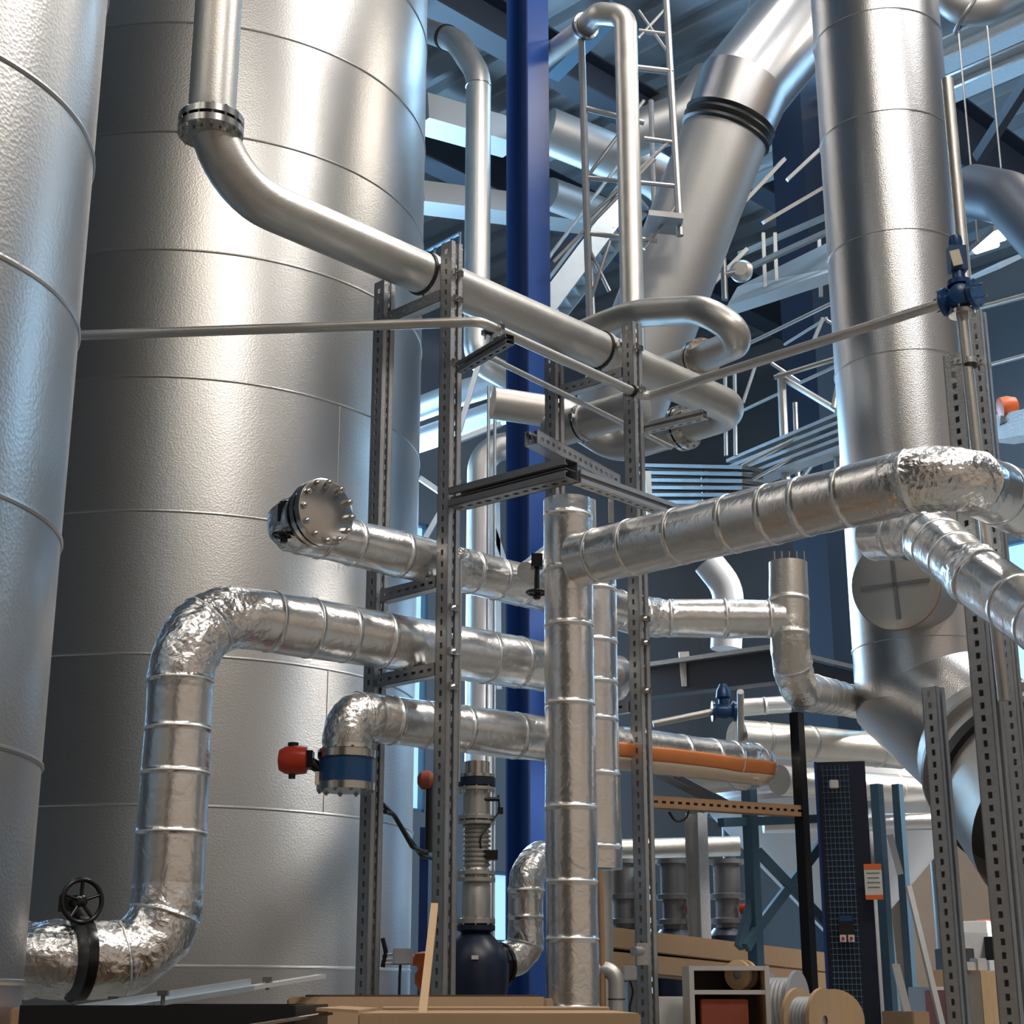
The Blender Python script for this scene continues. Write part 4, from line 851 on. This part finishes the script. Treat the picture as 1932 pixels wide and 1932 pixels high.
# white cart
cy_ = 7.0; ca = P(1304, 1822, cy_); cb_ = P(1446, 1822, cy_); zc_ = ca.z; cart = thing('shelf_cart', 'white edged wooden shelf cart holding a cable spool', 'cart', ((ca.x+cb_.x)/2, cy_+.15, 0)); mx_ = (ca.x+cb_.x)/2; wd = (cb_.x-ca.x)/2
for sx_ in (-1, 1):
    bm = nb(); obox(bm, V((mx_+sx_*wd, cy_+.15, zc_/2)), X*.009, YY*.15, UP*(zc_/2)); fin('side_panel', bm, 'wood', cart, smooth=False)
    bm = nb(); obox(bm, V((mx_+sx_*wd, cy_-.003, zc_/2)), X*.010, YY*.003, UP*(zc_/2)); fin('edge_trim', bm, 'whitepaint', cart, smooth=False)
for z in (zc_-.01, ZV(1872, cy_), .9, .4):
    bm = nb(); obox(bm, V((mx_, cy_+.148, z)), X*(wd-.01), YY*.15, UP*.009); fin('shelf', bm, 'whitepaint', cart, smooth=False)
bm = nb(); obox(bm, V((mx_, cy_+.29, zc_/2)), X*(wd-.01), YY*.006, UP*(zc_/2)); fin('back_panel', bm, 'brown', cart, smooth=False)
def reel(label, c, axis, R, w, mf, mc, rc):
    t = thing('cable_reel', label, 'cable reel', c-UP*R); ax = V(axis).normalized()
    for q in (-1, 1):
        bm = nb(); lathe(bm, c+ax*(q*w/2)-ax*.008, ax, [(.02, 0), (R, 0), (R, .016), (.02, .016)], 40, cap=False); fin('reel_flange', bm, mf, t, ang=30)
    bm = nb(); prof_ = []; N = 14
    for k in range(N+1): prof_ += [(rc+.006*math.sin(k*math.pi)**2+(.006 if k % 2 else 0), -w/2+w*k/N)]
    lathe(bm, c, ax, prof_, 40); fin('wound_cable', bm, mc, t)
    return t
reel('wooden spool on the cart shelf', V((mx_+wd*.45, cy_+.14, ZV(1872, cy_)+.010+.062)), (-.6, -.8, 0), .062, .06, 'wood', 'grey_box', .04)
reel('big grey cable reel between the slate post and the black pole', P(1478, 1898, 7.6), (.9, -.5, 0), .155, .14, 'grey_box', 'grey_box', .12)
reel('wooden cable reel against the black pole', P(1530, 1925, 7.0), (.75, -.65, 0), .13, .12, 'wood', 'grey_box', .09)
reel('wooden cable reel left of the cabinet column', P(1568, 1925, 7.8), (.1, -1, 0), .14, .12, 'wood', 'galv_d', .09)
carton('reddish carton on the lower shelf of the cart', ((mx_-.02), cy_+.13), .10, .10, .91, ZV(1885, cy_), 0, 'redstuff')
carton('white carton left of the shelf cart', (X0(1268, 1900, 7.4), 7.55), .08, .12, 0, ZV(1880, 7.4), .1, 'whitepaint')
for k, (lab, u0, u1, v, Y, m) in enumerate((
  ('low brown box at the foot of the cabinet column', 1690, 1725, 1908, 8.2, 'card'), ('stacked brown crate right of the rear right post', 1818, 1858, 1832, 9.5, 'wood'),
  ('darker brown crate stack at the right', 1862, 1898, 1842, 10.5, 'brown'), ('reddish carton on the far pallet', 1768, 1790, 1868, 9.8, 'redstuff'), ('small grey crate near the right posts', 1735, 1765, 1862, 10, 'grey_box'))):
    a_ = P(u0, v, Y); b_ = P(u1, v, Y); carton(lab, ((a_.x+b_.x)/2, Y), (b_.x-a_.x)/2, .15, 0, a_.z, .3, m)
for k, (u_, v_, Y_, m_, sz) in enumerate(((1826, 1815, 9.5, 'redstuff', .05), (1845, 1808, 9.5, 'label', .035), (1868, 1812, 10.2, 'redstuff', .06), (1890, 1818, 10.2, 'whitepaint', .05))):
    p = P(u_, v_, Y_); zb_ = ZV(1832 if k < 2 else 1842, Y_); carton(['red small carton on the crate stack', 'cream small carton beside the red one', 'red carton on the darker crates', 'white small carton on the darker crates'][k], (p.x, p.y), sz, sz, zb_, max(p.z, zb_+.04), .4, m)
for k, (u_, v_, Y_, m_, w_, lab) in enumerate(((1800, 1790, 11.5, 'black', .10, 'dark carton far behind the right posts'), (1822, 1760, 12, 'galv_d', .12, 'grey crate far behind the right posts'), (1850, 1775, 12.4, 'brown', .11, 'brown carton far behind the right posts'), (1880, 1768, 12, 'black', .12, 'dark bin far behind the right posts'), (1842, 1738, 13, 'whitepaint', .06, 'small white pack far behind the right posts'), (1790, 1830, 10.6, 'card', .09, 'tan carton far behind the right posts'), (1868, 1735, 13.2, 'redstuff', .05, 'small red pack far behind the right posts'))):
    p = P(u_, v_, Y_); carton(lab, (p.x, p.y), w_, .1, 0, p.z, .2+.2*k, m_)
# dark brown wrapped bale
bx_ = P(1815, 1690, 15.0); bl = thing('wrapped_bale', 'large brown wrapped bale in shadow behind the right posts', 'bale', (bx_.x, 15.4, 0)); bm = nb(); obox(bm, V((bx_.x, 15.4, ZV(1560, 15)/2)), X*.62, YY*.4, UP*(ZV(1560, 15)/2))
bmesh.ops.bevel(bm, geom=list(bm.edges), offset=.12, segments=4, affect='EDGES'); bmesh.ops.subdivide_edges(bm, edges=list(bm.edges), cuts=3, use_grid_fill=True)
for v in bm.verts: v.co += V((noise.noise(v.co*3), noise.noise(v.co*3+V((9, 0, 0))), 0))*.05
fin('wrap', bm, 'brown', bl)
# ================================================================== PUMP LINE UNDER THE LOW PIPE
Yp = 6.82; xp = X0(899, 1600, Yp); po = V((xp, Yp, 0)); zz_ = lambda v: ZV(v, Yp)
pm = thing('pump', 'dark blue pump with steel bellows and flanges below the low foil pipe', 'pump', po)
bm = nb(); lathe(bm, po, UP, [(.055, zz_(1438)), (.055, zz_(1462)), (.078, zz_(1462)), (.078, zz_(1468)), (.06, zz_(1468))], 36); fin('outlet_stub', bm, 'bright', pm, ang=30)
bm = nb(); lathe(bm, po, UP, [(.055, zz_(1469)), (.08, zz_(1469)), (.08, zz_(1484)), (.055, zz_(1484))], 36); fin('valve_ring', bm, 'pump_blue', pm, ang=30)
pf = [(.078, 1486), (.078, 1492), (.058, 1492), (.058, 1538), (.066, 1540), (.08, 1540), (.08, 1547), (.062, 1548)]
pf += [(.078, 1550), (.078, 1556), (.056, 1558)]
for k in range(9): pf += [(.062, 1560+9*k), (.050, 1564+9*k)]
pf += [(.056, 1642), (.08, 1644), (.08, 1651), (.056, 1652), (.056, 1656), (.08, 1657), (.08, 1664), (.056, 1666), (.060, 1670), (.060, 1732), (.08, 1734), (.08, 1743), (.06, 1745)]
bm = nb(); lathe(bm, po, UP, [(r, zz_(v)) for r, v in pf], 36); bel = fin('bellows', bm, 'inox', pm, ang=25)
for v_ in (1547, 1650, 1738, 1490): bolts(bel, V((xp, Yp, zz_(v_))), UP, .071, 8, .006, .03)
bm = nb(); zt_ = zz_(1746); zc2 = zz_(1822)
lathe(bm, po, UP, [(.05, .6), (.09, .7), (.12, zc2-.16), (.135, zc2-.08), (.14, zc2), (.125, zc2+.06), (.08, zc2+.11), (.06, zt_-.03), (.08, zt_-.02), (.08, zt_)], 36)
pv_ = P(948, 1815, 6.95); so = V((xp, Yp, zc2)); lathe(bm, so, (V((pv_.x, pv_.y, zc2))-so), [(.07, 0), (.075, .05), (.095, .06), (.095, .085), (.07, .09)], 36)
fin('pump_casing', bm, 'pump_blue', pm, ang=40)
bm = nb(); obox(bm, V((xp-.0, Yp-.141, zc2+.03)), X*.014, YY*.002, UP*.008); fin('rating_plate', bm, 'whitepaint', pm, smooth=False)
bm = nb(); lathe(bm, po, UP, [(.14, 0), (.14, .05), (.07, .06), (.07, .62)], 28); fin('motor_stand', bm, 'pump_blue', pm)
dd = (V((pv_.x, pv_.y, zc2))-so).normalized(); bm = nb(); lathe(bm, so+dd*.10, dd, [(.06, 0), (.098, 0), (.098, .022), (.09, .024), (.09, .03), (.098, .03), (.098, .05), (.06, .05)], 36); ff = fin('outlet_flange', bm, 'blackgloss', pm, ang=30); bolts(ff, so+dd*.12, dd, .085, 8, .007, .06, 'bright')
tube('', [V((xp+.02, Yp-.05, zz_(1605))), P(905, 1580, 6.75), P(943, 1530, 6.8), P(940, 1500, 6.8)], .004, .05, m='black', parent=pm, name='sensor_cable', seg=8)
for v_ in (1505, 1515, 1607, 1622): pass
bm = nb(); obox(bm, P(928, 1614, 6.8), X*.025, YY*.03, UP*.02); cyl(bm, P(905, 1614, 6.8), P(928, 1614, 6.8), .012, seg=10); fin('sensor_head', bm, 'blackgloss', pm)
bm = nb(); cyl(bm, P(905, 1508, 6.78), P(942, 1508, 6.78), .009, seg=10); obox(bm, P(944, 1530, 6.8), X*.012, YY*.012, UP*.014); fin('sensor_arm', bm, 'blackgloss', pm)
# dark red actuator by the slim blue post
ra2 = thing('valve_actuator', 'dark red actuator left of the front post, above the black cables', 'actuator', P(803, 1490, 7.9)); p = P(803, 1472, 7.9); bm = nb(); lathe(bm, p-X*.02, X, [(.02, -.02), (.045, 0), (.048, .04), (.03, .06)], 24); fin('actuator_body', bm, 'redstuff', ra2)
bm = nb(); cyl(bm, p+X*.02, p+X*.02-UP*.35, .018, seg=12); fin('spindle', bm, 'black', ra2)
# black cables on the tank front
for k, pts in enumerate(([(722, 1518), (745, 1540), (778, 1598), (800, 1608), (822, 1600)], [(726, 1531), (742, 1536), (770, 1580), (796, 1615), (826, 1622)])):
    tube(['black cable drooping from the tank side post, upper strand', 'black cable drooping from the tank side post, lower strand'][k], [P(u, v, 7.4+.15*i) for i, (u, v) in enumerate(pts)], .011, .05, m='black', name='cable', cat='cable', seg=10)
# junction box
jb = thing('junction_box', 'small grey junction box on a bracket before the tank', 'box', P(762, 1818, 7.2)); p = P(760, 1805, 7.2); bm = nb(); obox(bm, p, X*.042, YY*.03, UP*.034); bmesh.ops.bevel(bm, geom=list(bm.edges), offset=.004, segments=2, affect='EDGES'); fin('box_body', bm, 'grey_box', jb)
for dz in (.01, -.012, -.028):
    bm = nb(); cyl(bm, p+UP*dz-X*.09, p+UP*dz-X*.04, .006, seg=8); fin('cable_gland', bm, 'galv', jb)
tube('', [p-UP*.03-X*.01, p-UP*.08-X*.012, V((p.x-.02, p.y, 0))], .006, .05, m='black', parent=jb, name='cable', seg=8)
tube('black cable end rising beside the grey junction box', [P(722, 1770, 7.2), P(728, 1795, 7.2), P(722, 1825, 7.2)], .010, .05, m='black', name='cable', cat='cable', seg=8)
og = thing('ball_valve', 'orange red valve body low behind the wooden stick', 'valve', P(803, 1870, 7.6)); p = P(803, 1825, 7.6); bm = nb(); lathe(bm, p-UP*.09, UP, [(.02, -.05), (.035, 0), (.05, .02), (.05, .06), (.035, .08), (.055, .12), (.05, .15), (.02, .16)], 24); cyl(bm, p-X*.06+UP*.03, p+X*.06+UP*.03, .025, seg=16); fin('valve_shell', bm, 'orange_p', og)
bm = nb(); cyl(bm, V((p.x, p.y, 0)), p-UP*.1, .025, seg=14); fin('supply_pipe', bm, 'galv_d', og)
# slim standpipe with fittings right of the riser
sv2 = thing('drain_pipe', 'bare drain pipe with clamps right of the foil riser foot', 'pipe', (X0(1165, 1900, 6.6), 6.6, 0)); x_ = X0(1163, 1870, 6.6)
tube('', [V((x_, 6.6, 0)), V((x_, 6.6, ZV(1832, 6.6))), V((x_-.14, 6.65, ZV(1822, 6.6)))], .032, .05, parent=sv2, name='pipe_run', m='inox')
bm = nb(); torus(bm, V((x_, 6.6, ZV(1885, 6.6))), UP, .033, .003, 28, 6); fin('clamp_band', bm, 'black', sv2)
jb = thing('junction_box', 'small lilac grey box beside the drain pipe at the rear post', 'box', P(1188, 1850, 6.9)); p = P(1188, 1836, 6.9); bm = nb(); obox(bm, p, X*.028, YY*.03, UP*.03); bmesh.ops.bevel(bm, geom=list(bm.edges), offset=.004, segments=2, affect='EDGES'); fin('box_body', bm, 'grey_box', jb)
bm = nb(); obox(bm, P(1212, 1800, 7.0), X*.024, YY*.02, UP*.045); cyl(bm, P(1196, 1795, 6.95), P(1212, 1795, 7.0), .02, seg=12); fin('bracket', bm, 'galv', jb)
tube('', [p-UP*.03, P(1195, 1870, 6.95), P(1188, 1900, 6.95), V((p.x, p.y, .4))], .005, .04, m='black', parent=jb, name='cable', seg=8)
cs = tube('corrugated thin hose hanging right of the foil riser', [P(1131, 1640, 6.6), P(1135, 1750, 6.6), V((X0(1138, 1850, 6.6), 6.6, .3))], .012, .1, m='copper', name='hose', cat='hose')
# ================================================================== FOREGROUND CARTONS, PANEL, ANGLE BAR, STICK
fz1 = ZV(1912, 3.9)
carton('front cardboard box with open flaps at the bottom centre', (X0(938, 1900, 4.2), 4.35), .335, .40, 0, fz1, .02, flap=[('b', .12, .02), ('l', .10, .05)])
a_ = P(700, 1926, 3.95); 
carton('cardboard box behind, with a thin board on top', (X0(800, 1890, 5.2), 5.45), .40, .36, 0, ZV(1884, 5.0), -.05, flap=[('f', .10, -1.2)])
bm = nb(); obox(bm, V((X0(800, 1878, 5.2), 5.45, ZV(1884, 5.0)+.006)), X*.36, YY*.34, UP*.005); tag(fin('thin_board', bm, 'brown', smooth=False, loc=(X0(800, 1878, 5.2), 5.45, ZV(1884, 5.0)+.001)), 'thin warped board lying on the rear cardboard box', 'board')
carton('cardboard box edge at the lower left under the metal angle', (X0(90, 1910, 4.7), 4.96), .14, .2, 0, ZV(1903, 4.4), .1)
bp = thing('black_crate', 'matt black open crate at the bottom left', 'crate', (X0(360, 1915, 4.2), 4.35, 0)); zk = ZV(1897, 3.9)
kx = X0(330, 1900, 4.2)
for (cx_, cy2, hx_, hy_) in ((kx, 4.0, .36, .008), (kx, 4.7, .36, .008), (kx-.322, 4.35, .008, .35), (kx+.322, 4.35, .008, .35)):
    bm = nb(); obox(bm, V((cx_, cy2, zk/2)), X*(hx_ if hx_ < .1 else .33), YY*hy_, UP*(zk/2)); fin('crate_wall', bm, 'black', bp, smooth=False)
bm = nb(); obox(bm, V((kx, 4.35, zk-.05)), X*.31, YY*.34, UP*.004); fin('lid', bm, 'black', bp, smooth=False)
pbar('bright metal strip along the black crate corner', 'metal_strip', 'strip', ((455, 1938, 3.75), (622, 1912, 4.0)), .02, .006, 'bright')
an = thing('metal_angle', 'long pale blue metal angle bar laid slanting over the boxes at the lower left', 'bar', P(90, 1930, 4.2)); a_ = P(90, 1925, 4.2); b_ = P(470, 1864, 4.9); c_ = P(606, 1842, 5.1)
bm = nb(); bar(bm, a_, b_, .05, .014); bar(bm, a_+V((0, .02, .012)), b_+V((0, .02, .012)), .006, .03); fin('angle_bar', bm, 'scaf_b', an, smooth=False)
bm = nb(); bar(bm, b_-(b_-a_)*.02, c_, .045, .012); fin('end_piece', bm, 'vessel', an, smooth=False)
for (u_, v_) in ((215, 1885), (308, 1874), (505, 1848)):
    bm = nb(); p = P(u_, v_, 4.5 if u_ < 400 else 4.95); obox(bm, p, X*.014, YY*.012, UP*.007); cyl(bm, p-UP*.03, p+UP*.004, .006, seg=8); fin('clip', bm, 'galv_d', an, smooth=False)
bm = nb(); a_ = P(792, 1960, 4.0); b_ = P(820, 1708, 4.6); bar(bm, a_, b_, .02, .014, YY); tag(fin('wooden_stick', bm, 'wood', smooth=False, loc=a_), 'rough wooden stick standing up from the front cardboard box', 'stick')
# wooden wedge blocks by the pump
wbk = thing('wooden_block', 'splintered wooden block beside the pump behind the boxes', 'block', P(940, 1890, 6.3)); p = P(945, 1878, 6.3); bm = nb(); obox(bm, V((p.x, p.y, p.z/2)), X*.045, YY*.05, UP*(p.z/2)); fin('block', bm, 'wood', wbk, smooth=False)
